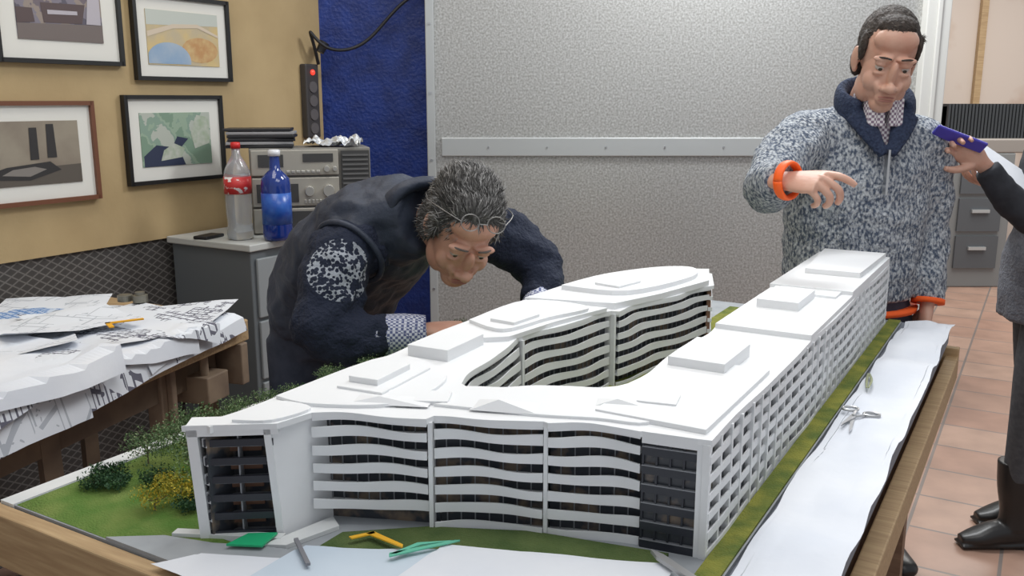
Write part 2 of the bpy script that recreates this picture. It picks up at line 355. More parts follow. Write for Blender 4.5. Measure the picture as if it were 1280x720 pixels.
bm = bmesh.new(); bx(bm, -.02, .03, 1.18, 1.24, .58, .785, fm); bx(bm, .03, .05, 1.20, 1.22, .55, .785, fm); bx(bm, -.04, .09, 1.30, 1.40, .64, .72, fm)
cyl(bm, fm @ V((.06, 1.33, .60)), fm @ V((.06, 1.33, .785)), .012); bx(bm, -.06, .11, 1.44, 1.475, .66, .785, fm)
bevel(obj('bench_vice', bm, mat('vice_wood', (.30, .22, .15), .7, c2=(.2, .14, .1), scale=12), wb), .004)
def draw_mat(name, ink, bw_, bh_, thr, rot=0, base=(.74, .77, .82)):
    m = mat(name, base, .8); nt = m.node_tree; N = nt.nodes; L = nt.links; b = N['Principled BSDF']
    tc = N.new('ShaderNodeTexCoord'); mp = N.new('ShaderNodeMapping'); mp.inputs['Rotation'].default_value = (0, 0, rot); L.new(tc.outputs['Object'], mp.inputs['Vector'])
    mp0 = N.new('ShaderNodeMapping'); mp0.inputs['Scale'].default_value = (1, 1, .0); L.new(mp.outputs[0], mp0.inputs['Vector'])
    k = None
    for (a, h, ms) in ((bw_, bh_, .0026), (bw_*.37, bh_*.9, .0016)):
        v = N.new('ShaderNodeTexBrick'); v.inputs['Scale'].default_value = 1; v.inputs['Brick Width'].default_value = a; v.inputs['Row Height'].default_value = h; v.inputs['Mortar Size'].default_value = ms
        v.inputs['Mortar Smooth'].default_value = 0
        L.new(mp0.outputs[0], v.inputs['Vector'])
        if k is None: k = v.outputs['Fac']
        else:
            q = N.new('ShaderNodeMath'); q.operation = 'MAXIMUM'; L.new(k, q.inputs[0]); L.new(v.outputs['Fac'], q.inputs[1]); k = q.outputs[0]
    n = N.new('ShaderNodeTexNoise'); n.inputs['Scale'].default_value = 9; L.new(mp.outputs[0], n.inputs['Vector'])
    g = N.new('ShaderNodeMath'); g.operation = 'GREATER_THAN'; g.inputs[1].default_value = thr; L.new(n.outputs['Fac'], g.inputs[0])
    n3 = N.new('ShaderNodeTexNoise'); n3.inputs['Scale'].default_value = 42; L.new(mp.outputs[0], n3.inputs['Vector'])
    g3 = N.new('ShaderNodeMath'); g3.operation = 'GREATER_THAN'; g3.inputs[1].default_value = .66; L.new(n3.outputs['Fac'], g3.inputs[0])
    q = N.new('ShaderNodeMath'); q.operation = 'MAXIMUM'; L.new(k, q.inputs[0]); L.new(g3.outputs[0], q.inputs[1])
    k2 = N.new('ShaderNodeMath'); k2.operation = 'MULTIPLY'; L.new(q.outputs[0], k2.inputs[0]); L.new(g.outputs[0], k2.inputs[1])
    mx = N.new('ShaderNodeMix'); mx.data_type = 'RGBA'; mx.inputs[6].default_value = (*base, 1); mx.inputs[7].default_value = (*ink, 1)
    L.new(k2.outputs[0], mx.inputs[0]); L.new(mx.outputs[2], b.inputs['Base Color']); return m
D1 = draw_mat('drawing_black', (.13, .13, .17), .07, .03, .50, .4); D2 = draw_mat('drawing_blue', (.12, .26, .55), .035, .02, .42, .6, (.60, .68, .80)); D3 = draw_mat('drawing_grey', (.46, .49, .54), .16, .09, .46, .1)
papers = empty('pile_of_drawings')
def sheet(i, c, ang, w, h, lift, mt, amp=.012, docurl=True, drop=.07):
    bm = bmesh.new(); n = 34; g = []
    ca, sa = math.cos(ang), math.sin(ang)
    tx, ty = random.uniform(-.05, .05), random.uniform(-.05, .05)
    curl = random.choice([(1, 1), (1, -1), (-1, 1), (-1, -1)])
    for a in range(n):
        r = []
        for b in range(n):
            u, v_ = a/(n-1)*2-1, b/(n-1)*2-1
            x = u*w/2; y = v_*h/2
            p = V((c[0]+x*ca-y*sa, c[1]+x*sa+y*ca, 0))
            z = .852+lift+amp*abs(noise.noise(V((p.x*3+i, p.y*3, i*3.1))))*1.5+abs(tx*x+ty*y)
            if docurl: z += .05*max(0, (u*curl[0]+v_*curl[1])/2-.5)
            fold = (x*math.cos(i*1.3)+y*math.sin(i*1.3)); z += .012*abs(((fold*5+i*.37) % 1)-.5)
            d = (p-P1).dot(n12)
            if d > -.005:
                dd = min(d+.005, drop)
                p -= n12*(d+.005); z -= dd*.95; p += n12*(.012+.003*i+.012*noise.noise(V((p.y*7, i, 0)))+dd*.25)
            w_ = (p-WL).dot(B)
            if w_ < .01: p += B*(.01-w_)
            r.append(bm.verts.new((p.x, p.y, z)))
        g.append(r)
    for a in range(n-1):
        for b in range(n-1): bm.faces.new((g[a][b], g[a+1][b], g[a+1][b+1], g[a][b+1]))
    obj('sheet_%d' % i, bm, mt, papers, smooth=False)
al = math.atan2(e12.y, e12.x)
def onb(s, t): q = P1+e12*s-n12*t; return (q.x, q.y)
sh = [(onb(.95, .26), al+.05, .98, .66, 0, D1, True, .10), (onb(.45, .26), al-.1, .80, .66, .006, D3, True, .15), (onb(1.22, .28), al+.2, .50, .58, .010, D1, True, .06), (onb(1.0, .20), al-.25, .55, .44, .016, M_paper, True, .11),
      (onb(.98, .64), al+.1, .62, .36, .026, D2, False, .05), (onb(.78, .34), al+.4, .50, .40, .026, D3, True, .07), (onb(1.20, .20), al-.35, .36, .42, .030, D1, True, .11), (onb(.60, .18), al+.15, .60, .44, .034, D1, True, .15),
      (onb(1.25, .50), al+.6, .42, .30, .030, D3, False, .05), (onb(.95, .33), al+.8, .42, .3, .042, D3, True, .05), (onb(.74, .16), al-.12, .40, .42, .046, M_paper, True, .12), (onb(1.08, .30), al+1.2, .24, .34, .050, D3, True, .05)]
for i, s in enumerate(sh): sheet(i+1, s[0], s[1], s[2], s[3], s[4], s[5], .014, s[6], s[7])
bm = bmesh.new(); lathe(bm, [(.022, 0), (.022, .02), (.014, .022), (.014, .03)], Matrix.Translation((-1.12, 2.66, .895))); lathe(bm, [(.022, 0), (.022, .018), (.016, .02)], Matrix.Translation((-1.17, 2.67, .895)))
obj('metal_ink_pots', bm, mat('pewter', (.25, .24, .2), .4, .7), smooth=False)
bm = bmesh.new(); R = frame((-1.01, 2.18, .945), (.75, .5, 0), (0, 0, 1)); bx(bm, -.006, .006, 0, .09, 0, .003, R); bx(bm, -.006, .05, 0, .012, 0, .003, R)
obj('orange_square_ruler', bm, mat('orange_plastic', (.85, .42, .02), .4))

# ------------------------------------------------------------------ table + architectural model (local metres * .92)
MT = Matrix.Translation((-.764, 1.251, .901)) @ Matrix.Rotation(math.atan2(B.y, B.x), 4, 'Z') @ Matrix.Diagonal((.92, .92, .92, 1))
tb = empty('work_table', MT)
bm = bmesh.new(); bx(bm, 0, 1.21, 0.0, 2.06, -.045, -.0005); obj('model_baseboard', bm, M_baseside, tb)
bm = bmesh.new(); bx(bm, .03, 1.195, .03, 2.04, -.16, -.045); obj('apron', bm, M_wood2, tb)
bm = bmesh.new()
bx(bm, 1.205, 1.24, -.03, 2.07, -.155, -.085); bx(bm, -.03, 1.24, -.03, -.001, -.085, .006); bx(bm, -.03, -.001, -.03, 2.06, -.085, -.01); bx(bm, -.03, 1.24, 2.061, 2.09, -.155, -.06)
bevel(obj('rails', bm, M_wood, tb), .003)
bm = bmesh.new()
for x in (.08, 1.12):
    for y in (.12, 1.94): bx(bm, x-.035, x+.035, y-.035, y+.035, -.979, -.16)
bx(bm, .1, 1.1, .10, .14, -.75, -.68); bx(bm, .1, 1.1, 1.92, 1.96, -.75, -.68)
obj('legs', bm, M_wood2, tb)

am = empty('architectural_model', MT @ Matrix.Translation((0, 0, .0)))
G0 = .008
bm = bmesh.new(); bx(bm, .042, 1.085, .002, 2.03, 0, G0); obj('site_plate', bm, M_road, am)
def grid(name, x0, x1, y0, y1, nx, ny, zf, mt, cutf=None):
    bm = bmesh.new(); g = [[bm.verts.new((x0+(x1-x0)*i/nx, y0+(y1-y0)*j/ny, zf(x0+(x1-x0)*i/nx, y0+(y1-y0)*j/ny))) for j in range(ny+1)] for i in range(nx+1)]
    for i in range(nx):
        for j in range(ny):
            c = (g[i][j].co+g[i+1][j+1].co)/2
            if cutf and cutf(c.x, c.y): continue
            bm.faces.new((g[i][j], g[i+1][j], g[i+1][j+1], g[i][j+1]))
    return obj(name, bm, mt, am, smooth=True)
def gz(x, y):
    e = min(1, min(x-.045, y-.004, .46-x)/.02); e = max(0, e)
    f = 1 if x < .27 else max(0, 1-(x-.27)/.06)
    return G0+.0005+e*(.002+.012*max(0, noise.noise(V((x*7, y*5, 0))))*f)
grid('garden', .045, .46, .004, 2.02, 60, 240, gz, M_grass, lambda x, y: (x > .40 and y > .09))
bm = bmesh.new(); prism(bm, [(.27, .0025), (.60, .0025), (.56, .12), (.49, .10), (.42, .07), (.34, .05)], G0, G0+.0045); obj('access_road', bm, M_road, am)
bm = bmesh.new(); bx(bm, .008, .042, -.0, 2.05, 0, .010); obj('perimeter_path', bm, M_pave, am)
bm = bmesh.new(); bx(bm, .60, .86, .5, 1.95, G0, G0+.006); obj('courtyard_lawn', bm, M_grass2, am)
bm = bmesh.new(); bx(bm, .735, .765, .62, 1.9, G0, G0+.008); obj('courtyard_path', bm, M_pave, am)
bm = bmesh.new(); bx(bm, 1.05, 1.082, .30, 2.03, G0, G0+.004); obj('lawn_strip', bm, M_grass2, am)
bm = bmesh.new(); prism(bm, [(.56, .13), (1.0, .33), (1.0, .375), (.80, .335), (.66, .27), (.56, .19)], G0, G0+.005); obj('front_lawn', bm, mat('dark_grass', (.07, .12, .03), .95, c2=(.12, .17, .05), scale=20, bump=.6, bscale=300), am)
bm = bmesh.new(); prism(bm, [(.49, .10), (.52, .115), (.545, .20), (.515, .22)], G0+.0005, G0+.007); prism(bm, [(.35, .055), (.50, .125), (.495, .140), (.345, .07)], G0, G0+.008); obj('pavement', bm, M_pave, am)
# --- building
SH = .0283; NS = 6; HT = SH*NS
def path2(pts, n, smooth=True):
    P = resamp([V((p[0], p[1])) for p in pts], 8 if smooth else 1)
    d = [0]
    for i in range(1, len(P)): d.append(d[-1]+(P[i]-P[i-1]).length)
    out = []; j = 0
    for k in range(n):
        t = d[-1]*k/(n-1)
        while j < len(P)-2 and d[j+1] < t: j += 1
        f = (t-d[j])/max(1e-9, d[j+1]-d[j]); out.append(P[j].lerp(P[j+1], min(1, f)))
    nr = []
    for i in range(n):
        t = (out[min(i+1, n-1)]-out[max(i-1, 0)]).normalized(); nr.append(V((t.y, -t.x)))
    return out, nr, d[-1]
def sweep(bm, P, Nn, prof, base=G0):
    rings = []
    for i, (p, n) in enumerate(zip(P, Nn)):
        rings.append([bm.verts.new((p.x+n.x*o, p.y+n.y*o, base+z)) for o, z in prof(i, i/(len(P)-1))])
    m = len(rings[0])
    for i in range(len(P)-1):
        for k in range(m): bm.faces.new((rings[i][k], rings[i][(k+1) % m], rings[i+1][(k+1) % m], rings[i+1][k]))
    bm.faces.new(rings[0][::-1]); bm.faces.new(rings[-1])
bw = bmesh.new(); bg = bmesh.new(); bmu = bmesh.new(); bdk = bmesh.new(); bbr = bmesh.new()
roof_pts = []
def facade(pts, n, L_wave, amp, depth, par=.0140, k0=0, ph=0., smooth=True, vamp=.0013, piers=0, pier_w=.006, mull=.018):
    P, Nn, L = path2(pts, n, smooth)
    def off(k, s): return amp*math.sin(2*math.pi*s*L/L_wave+ph+k*.35)+amp*.25*math.sin(2*math.pi*s*L/L_wave*1.9+k*1.3+ph)
    for k in range(k0, NS+1):
        z = k*SH
        def prof(i, s, k=k, z=z):
            o = off(k, s); h = par+vamp*math.sin(2*math.pi*s*L/L_wave*1.3+k*.9+ph)
            lo = vamp*.8*math.sin(2*math.pi*s*L/L_wave+k*.7+ph)-.001
            if k == 0: lo = 0; h = par*.9
            if k == NS: return [(o, z+lo-.004), (o, z+.0065), (-depth-.012, z+.0065), (-depth-.012, z+lo-.004)]
            return [(o, z+lo), (o, z+h), (o-.0025, z+h), (o-.0025, z+.003), (-depth-.002, z+.003), (-depth-.002, z+lo)]
        sweep(bw, P, Nn, prof)
    zb = 0
    sweep(bg, P, Nn, lambda i, s: [(-depth, zb), (-depth, HT), (-depth-.004, HT), (-depth-.004, zb)])
    m = max(2, int(L/mull))
    for j in range(1, m):
        i = int(j*(n-1)/m); p = P[i]; nn = Nn[i]; q = p-nn*(depth-.001)
        a = frame((q.x, q.y, 0), (nn.x, nn.y, 0), (0, 0, 1))
        bx(bmu, -.0009, .0009, -.001, .001, G0+k0*SH, G0+HT, a)
    if piers:
        m = int(L/piers)
        for j in range(m+1):
            i = min(n-1, int(j*(n-1)/m)); p = P[i]; nn = Nn[i]
            a = frame((p.x, p.y, 0), (nn.x, nn.y, 0), (0, 0, 1))
            bx(bw, -pier_w/2, pier_w/2, -depth, amp*.3+.0005, G0, G0+HT, a)
    for i in range(n):
        o = off(NS, i/(n-1)); roof_pts.append((P[i].x+Nn[i].x*(o+.0005), P[i].y+Nn[i].y*(o+.0005)))
def wall(bm, p0, p1, z0, z1, th=.006, o=0):
    d = V((p1[0]-p0[0], p1[1]-p0[1], 0)); L = d.length; d.normalize()
    a = frame((p0[0], p0[1], 0), d, (0, 0, 1))
    bx(bm, o-th, o, 0, L, G0+z0, G0+z1, a)
a0, a1 = (.390, .0745), (.487, .144)
wall(bg, a0, a1, 0, HT, .004, -.03)
dv = V((a1[0]-a0[0], a1[1]-a0[1], 0)); Lf = dv.length
fa = frame((a0[0], a0[1], 0), dv, (0, 0, 1))
for k in range(NS):
    bx(bdk, -.004, 0, .013, Lf-.008, G0+k*SH+.001, G0+k*SH+.0115, fa)
    bx(bmu, -.03, -.004, .012, Lf-.006, G0+k*SH-.001, G0+k*SH+.002, fa)
    bx(bbr, -.029, -.026, .03, Lf-.03, G0+k*SH+.012, G0+k*SH+.024, fa)
bx(bmu, -.029, -.004, Lf*.5, Lf*.5+.002, G0, G0+HT, fa)
def leaning(x0, x1, ya, yb, sh_):
    vs = []
    for z, s in ((G0, 0), (G0+HT, sh_)):
        vs.append([bw.verts.new(fa @ V((x, y+s, z))) for x, y in ((x0, ya), (x1, ya), (x1, yb), (x0, yb))])
    lo, hi = vs
    bw.faces.new(lo[::-1]); bw.faces.new(hi)
    for i in range(4): bw.faces.new((lo[i], lo[(i+1) % 4], hi[(i+1) % 4], hi[i]))
leaning(-.032, .003, .000, .015, -.010)
leaning(-.032, .003, Lf-.009, Lf+.001, -.012)
bx(bw, -.035, .003, -.010, Lf, G0+HT-.010, G0+HT+.0065, fa)
roof_pts += [(a0[0]-.011, a0[1]-.011), (a1[0]+.002, a1[1]-.004)]
# leaning white flank between the end loggias and the long facade
q0 = V((*a1, 0)); q1 = V((.506, .235, 0)); dd0 = dv.normalized()
fl = [q0+V((0, 0, G0)), q1+V((0, 0, G0)), q1-dd0*.006+V((0, 0, G0+HT)), q0-dd0*.012+V((0, 0, G0+HT))]
fv = [bw.verts.new(p) for p in fl]; fi = [bw.verts.new(p-dd0*.006) for p in fl]
bw.faces.new(fv); bw.faces.new(fi[::-1])
for i in range(4): bw.faces.new((fv[i], fi[i], fi[(i+1) % 4], fv[(i+1) % 4]))
wall(bw, (.478, .14), (.498, .236), 0, HT+.006, .004)
facade([(.500, .200), (.53, .212), (.58, .232), (.62, .25), (.660, .270)], 40, .24, .008, .028, k0=1, ph=1.2)
facade([(.668, .275), (.72, .303), (.77, .325), (.815, .342)], 40, .20, .006, .022, ph=2.6)
facade([(.822, .345), (.87, .362), (.92, .374), (.951, .379)], 34, .19, .006, .022, ph=.4)
for p in ((.664, .272), (.8185, .3435)):
    a = frame((p[0], p[1], 0), (.42, -.9, 0), (0, 0, 1)); bx(bw, -.003, .003, -.03, .003, G0, G0+HT, a)
wall(bg, (.506, .235), (.664, .295), 0, SH+.002, .004, 0)
c0, c1 = (.953, .380), (1.030, .391)
wall(bg, c0, c1, 0, HT, .004, -.006)
for k in range(NS):
    wall(bdk, c0, c1, k*SH+.000, k*SH+.012, .006, 0)
    wall(bmu, c0, c1, k*SH+.012, k*SH+.0135, .006, .0005)
for t in (.0, .25, .5, .75):
    x = c0[0]+(c1[0]-c0[0])*t; y = c0[1]+(c1[1]-c0[1])*t; wall(bdk, (x, y), (x+.003, y+.0004), 0, HT, .006, -.001)
wall(bw, c0, c1, HT-.010, HT+.0065, .02, .002)
roof_pts += [(c0[0], c0[1]-.002), (c1[0], c1[1]-.002)]
wall(bw, (1.030, .391), (1.047, .393), 0, HT+.0065, .02, .001)
facade([(1.047, .393), (1.049, .62), (1.046, .86), (1.049, 1.10), (1.046, 1.4), (1.047, 1.7), (1.047, 1.966)], 160, .5, .0025, .009, par=.0115, ph=.5, vamp=.0006, piers=.052, pier_w=.007, mull=.013)
wall(bw, (1.047, 1.966), (.85, 1.966), 0, HT+.0065, .01)
roof_pts += [(1.047, 1.968), (.85, 1.968)]
facade([(.85, 1.966), (.853, 1.6), (.846, 1.3), (.852, 1.0), (.85, .75), (.85, .57)], 90, .3, .005, .014, ph=.2, piers=.1)
facade([(.84, .548), (.76, .50), (.68, .455), (.63, .42)], 40, .15, .005, .014, ph=1)
facade([(.612, .43), (.585, .55), (.560, .66), (.552, .735)], 44, .26, .006, .018, ph=.9)
facade([(.556, .745), (.565, .83), (.59, .94), (.613, 1.03)], 44, .24, .007, .02, ph=2.2)
facade([(.620, 1.04), (.645, 1.15), (.675, 1.28), (.710, 1.41)], 44, .24, .007, .02, ph=.3)
for p in ((.552, .74), (.616, 1.035)):
    a = frame((p[0], p[1], 0), (.97, -.2, 0), (0, 0, 1)); bx(bw, -.003, .003, -.03, .003, G0, G0+HT, a)
wall(bbr, (.71, 1.415), (.657, 1.568), 0, HT-.01, .01)
for k in range(NS): wall(bw, (.712, 1.412), (.659, 1.566), k*SH-.001, k*SH+.008, .01, .003)
roof_pts += [(.715, 1.42), (.66, 1.57)]
facade([(.655, 1.57), (.56, 1.52), (.49, 1.45), (.44, 1.32), (.405, 1.17), (.398, .95), (.395, .75), (.40, .55), (.402, .38), (.399, .2), (.391, .085)], 150, .35, .005, .012, ph=.8)
def deck(bm, pts, z0, z1):
    vs = []
    for p in pts:
        if vs and (V(p)-vs[-1]).length < .0015: continue
        vs.append(V(p))
    n = len(vs)
    ov, oe, of, _, _, _ = geometry.delaunay_2d_cdt(vs, [(i, (i+1) % n) for i in range(n)], [], 1, 1e-6)
    for z, flip in ((z1, False), (z0, True)):
        bv = [bm.verts.new((v.x, v.y, z)) for v in ov]
        for f in of:
            q = [bv[i] for i in f]
            nz = (ov[f[1]]-ov[f[0]]).x*(ov[f[2]]-ov[f[0]]).y-(ov[f[1]]-ov[f[0]]).y*(ov[f[2]]-ov[f[0]]).x
            if (nz < 0) != flip: q.reverse()
            bm.faces.new(q)
    lo = [bm.verts.new((v.x, v.y, z0)) for v in vs]; hi = [bm.verts.new((v.x, v.y, z1)) for v in vs]
    for i in range(n): bm.faces.new((lo[i], lo[(i+1) % n], hi[(i+1) % n], hi[i]))
bd = bmesh.new(); deck(bd, roof_pts, G0+HT-.0015, G0+HT+.0072)
obj('roof_deck', bd, M_roof, am, recalc=False)
RT = G0+HT+.0072
br = bmesh.new()
def slab(pts, h, z=RT-.0005): prism(br, pts, z, z+h)
def rbox(cx, cy, w, d, h, ang=0, z=RT-.0005):
    R = Matrix.Translation((cx, cy, 0)) @ Matrix.Rotation(ang, 4, 'Z'); bx(br, -w/2, w/2, -d/2, d/2, z, z+h, R)
def wslab(pts, h, z=RT-.0005):   # soft curved terrace
    P = resamp([V(p) for p in pts+[pts[0]]], 5)[:-1]; prism(br, [(p.x, p.y) for p in P], z, z+h)
rbox(.925, .755, .100, .15, .024, 0); rbox(.93, 1.27, .09, .16, .030, .0); rbox(.478, .585, .085, .13, .022, .05); rbox(.500, .375, .085, .15, .010, .1); rbox(.49, .375, .055, .10, .020, .1)
rbox(.60, .33, .10, .05, .007, .45); rbox(.93, .50, .06, .05, .011, .2); rbox(.50, .80, .06, .09, .024, -.1); rbox(.55, 1.2, .07, .09, .032, -.2)
slab([(.853, 1.42), (1.046, 1.42), (1.047, 1.966), (.853, 1.966)], .020)
slab([(.895, 1.60), (1.030, 1.60), (1.038, 1.95), (.870, 1.95)], .014, RT+.019)
slab([(.855, 1.00), (1.046, 1.00), (1.046, 1.43), (.855, 1.43)], .011)
slab([(.88, 1.36), (1.02, 1.36), (1.02, 1.43), (.88, 1.43)], .017)
slab([(.408, 1.0), (.61, 1.05), (.66, 1.20), (.705, 1.41), (.655, 1.56), (.56, 1.51), (.49, 1.44), (.425, 1.25)], .015)
wslab([(.44, 1.12), (.60, 1.14), (.67, 1.38), (.63, 1.50), (.55, 1.46), (.47, 1.30)], .012, RT+.014)
slab([(.406, .68), (.50, .66), (.545, .70), (.565, .85), (.605, 1.02), (.408, 1.0)], .010)
wslab([(.42, .75), (.52, .72), (.55, .85), (.58, .98), (.43, .97)], .008, RT+.009)
wslab([(.408, .22), (.48, .22), (.585, .28), (.60, .37), (.56, .46), (.42, .49)], .006)
wslab([(.64, .315), (.72, .335), (.80, .355), (.88, .385), (.95, .405), (.94, .49), (.87, .52), (.76, .46)], .005)
slab([(.865, .41), (1.035, .41), (1.035, .74), (.865, .74)], .008)
wslab([(.43, .11), (.48, .14), (.49, .21), (.42, .20)], .005)
bevel(obj('roof_steps', br, M_roof, am), .0006, 1)
bf = bmesh.new()
def fin(p, q, h, w):
    p = V((*p, RT)); q = V((*q, RT)); d = (q-p).normalized(); s = V((-d.y, d.x, 0))*w
    z = V((0, 0, .003)); pts = [p+z, q+z, q+s+z, p+s+z]; b = [bf.verts.new(x) for x in pts]; t = bf.verts.new(p.lerp(q, .4)+s*.25+V((0, 0, h)))
    for i in range(4): bf.faces.new((b[i], b[(i+1) % 4], t))
fin((.70, .322), (.80, .356), .018, .05); fin((.52, .25), (.64, .30), .013, .05); fin((.85, .43), (.94, .46), .014, .04)
obj('roof_folds', bf, M_roof, am)
obj('white_balconies', bw, M_white, am); obj('windows', bg, M_glass, am); obj('mullions', bmu, M_mull, am); obj('dark_panels', bdk, M_dark, am); obj('interior_walls', bbr, M_brown, am)
# --- miniature trees
def tree_mesh(kind, n, R, hgt, leaf):
    bm = bmesh.new()
    cyl(bm, (0, 0, 0), (0, 0, hgt*.6), .0016, .001, 6)
    for i in range(6):
        a = i*1.05; cyl(bm, (0, 0, hgt*(.3+.04*i)), (math.cos(a)*R*.6, math.sin(a)*R*.6, hgt*(.62+.04*i)), .0008, .0004, 5)
    cl = [V((random.uniform(-.7, .7)*R, random.uniform(-.7, .7)*R, hgt*random.uniform(.5, .92))) for _ in range(12)]
    for i in range(n):
        c = random.choice(cl); d = V((random.gauss(0, 1), random.gauss(0, 1), random.gauss(0, .6))).normalized()*R*.5*random.random()**.4
        p = c+d; s = leaf*random.uniform(.6, 1.3); q = Quaternion((random.random(), random.random(), random.random(), random.random())).normalized()
        f = bm.faces.new([bm.verts.new(p+q @ V(t)*s) for t in ((-1, -1, 0), (1, -1, 0), (.2, 1, .3))]); f.material_index = 1 if random.random() < .6 else 2
    return bm
def leafm(n, c): return mat(n, c, .8)
bark = mat('twig', (.16, .12, .08), .9)
pal = {'g': (leafm('leaf_g1', (.10, .17, .07)), leafm('leaf_g2', (.22, .30, .14))), 'y': (leafm('leaf_y1', (.46, .36, .03)), leafm('leaf_y2', (.24, .28, .04))), 'd': (leafm('leaf_d1', (.025, .075, .03)), leafm('leaf_d2', (.045, .11, .035)))}
meshes = {}
for k, (nn, R, hh, lf) in {'g': (1100, .046, .062, .0018), 'y': (900, .032, .034, .0017), 'd': (900, .027, .022, .002)}.items():
    bm = tree_mesh(k, nn, R, hh, lf); me = bpy.data.meshes.new('tree_'+k); bm.to_mesh(me); bm.free(); me.materials.append(bark); me.materials.append(pal[k][0]); me.materials.append(pal[k][1]); meshes[k] = me
tr = [('y', .256, .10), ('y', .215, .17), ('y', .27, .14), ('d', .10, .105), ('d', .13, .12), ('d', .09, .14), ('d', .30, .13), ('g', .10, .21), ('g', .135, .265), ('g', .19, .25), ('g', .08, .28), ('g', .22, .32), ('y', .16, .33), ('y', .24, .24), ('y', .32, .19), ('g', .25, .20), ('g', .07, .34), ('d', .17, .17),
      ('g', .10, .40), ('g', .13, .50), ('g', .08, .58), ('g', .12, .66), ('g', .07, .72), ('d', .18, .45), ('y', .12, .56), ('g', .10, .82), ('g', .08, .92), ('g', .12, 1.0), ('d', .2, .6), ('d', .22, .75), ('g', .1, 1.2), ('g', .12, 1.4), ('g', .1, 1.6), ('g', .15, 1.8), ('d', .3, .4), ('d', .26, .9), ('d', .15, .38), ('d', .13, .62), ('d', .10, .5), ('g', .2, .42), ('g', .25, .5), ('g', .17, .56),
      ('d', .07, .46), ('d', .065, .64), ('d', .08, .78), ('g', .065, .52), ('g', .07, .44)]
for k, x, y in tr:
    o = link(bpy.data.objects.new('miniature_tree', meshes[k])); o.parent = am
    s = random.uniform(.8, 1.1)*(1 if y < .36 else .80); o.matrix_basis = Matrix.Translation((x, y, G0+.003)) @ Matrix.Rotation(random.random()*6, 4, 'Z') @ Matrix.Diagonal((s, s, s*.95, 1))
# --- papers and tools on table
def tsheet(name, corners, z, mt, amp=.003, n=24):
    bm = bmesh.new(); c = [V(p) for p in corners]; g = []
    for i in range(n):
        r = []
        for j in range(n):
            u, v = i/(n-1), j/(n-1); p = (c[0]*(1-u)+c[1]*u)*(1-v)+(c[3]*(1-u)+c[2]*u)*v
            ex = .010*noise.noise(V((p.y*6, u*3, z*10)))*(1 if u > .9 or u < .1 else 0)
            r.append(bm.verts.new((p.x+ex, p.y, z+amp*(.5+noise.noise(V((p.x*9, p.y*9, z*100)))+.5*abs(noise.noise(V((p.x*22, p.y*14, 0))))))))
        g.append(r)
    for i in range(n-1):
        for j in range(n-1): bm.faces.new((g[i][j], g[i+1][j], g[i+1][j+1], g[i][j+1]))
    return obj(name, bm, mt, M=MT, smooth=True)
M_pb = mat('bluish_paper', (.56, .65, .74), .7, c2=(.64, .72, .80), scale=4)
tsheet('paper_cloth', [(1.092, .12), (1.225, .02), (1.222, 2.045), (1.097, 2.0)], .011, M_paper, .012, 70)
tsheet('paper_sheet', [(.54, -.02), (.545, .125), (.82, .265), (.93, .05)], .0155, M_pb)
tsheet('paper_sheet', [(.72, .0), (.72, .222), (1.02, .335), (1.085, .07)], .019, M_paper)
tsheet('paper_sheet', [(.40, -.02), (.435, .035), (.62, .12), (.70, -.02)], .014, M_paper, .002)
def flat(name, polys, z, th, mt, cen, ang=0):
    bm = bmesh.new()
    for pl in polys: prism(bm, pl, 0, th)
    return obj(name, bm, mt, M=MT @ Matrix.Translation((cen[0], cen[1], z)) @ Matrix.Rotation(math.radians(30.5+ang), 4, 'Z'))
M_gr = mat('green_plastic', (.02, .42, .18), .4); M_or = mat('orange_plastic_sheet', (.85, .45, .02), .4)
flat('green_card', [[(-.03, -.016), (.022, -.020), (.034, .020), (-.008, .018)]], .0175, .003, M_gr, (.470, .095))
flat('orange_set_square', [[(-.045, -.004), (-.012, .012), (-.008, .006), (-.040, -.010)], [(-.012, .012), (.036, -.028), (.036, -.036), (-.022, .006)]], .0215, .002, M_or, (.628, .195))
flat('green_set_square', [[(-.045, -.028), (.05, .018), (.043, .020), (-.046, -.018)], [(-.046, -.022), (-.01, .012), (.05, .020), (-.005, .006), (-.036, -.02)]], .024, .002, mat('green_translucent', (.15, .55, .38), .3), (.705, .195))
flat('pencil', [[(-.003, -.04), (.003, -.04), (.003, .04), (-.003, .04)]], .022, .004, mat('pencil_grey', (.2, .2, .22), .5), (.565, .10), 25)
flat('craft_knife', [[(-.006, -.05), (.006, -.05), (.006, .03), (0, .05), (-.006, .03)]], .026, .006, mat('knife_grey', (.45, .45, .45), .4, .5), (1.03, .315), 30)
sx = empty('scissors', MT @ Matrix.Translation((1.126, 1.056, .024)) @ Matrix.Rotation(math.radians(30.5-6), 4, 'Z'))
bm = bmesh.new()
prism(bm, [(-.006, .0), (.004, .004), (-.022, -.07), (-.030, -.082)], 0, .003); prism(bm, [(.006, .0), (-.004, .006), (-.034, -.045), (-.040, -.060)], .003, .006)
tube(bm, [(-.002, 0, .003), (.006, .02, .003), (.012, .032, .003)], [.003, .003, .003], n=8); tube(bm, [(.002, 0, .003), (.014, .006, .003), (.022, .008, .003)], [.003, .003, .003], n=8)
for c in ((.005, .046), (.038, .014)):
    pts = [(c[0]+.015*math.cos(t*math.pi/6), c[1]+.012*math.sin(t*math.pi/6), .004) for t in range(13)]; tube(bm, pts, [.003]*13, side=(0, 0, 1), n=8, sub=2)
cyl(bm, (0, .002, 0), (0, .002, .008), .004)
obj('blades_and_handles', bm, M_steel, sx, smooth=False)
bm = bmesh.new(); tube(bm, [(-.014, -.05, .004), (-.006, 0, .006), (.006, .055, .005)], [(.002, .0015), (.003, .002), (.003, .002)], n=8); tube(bm, [(-.010, -.05, .004), (.004, 0, .006), (.008, .055, .005)], [(.002, .0015), (.003, .002), (.003, .002)], n=8)
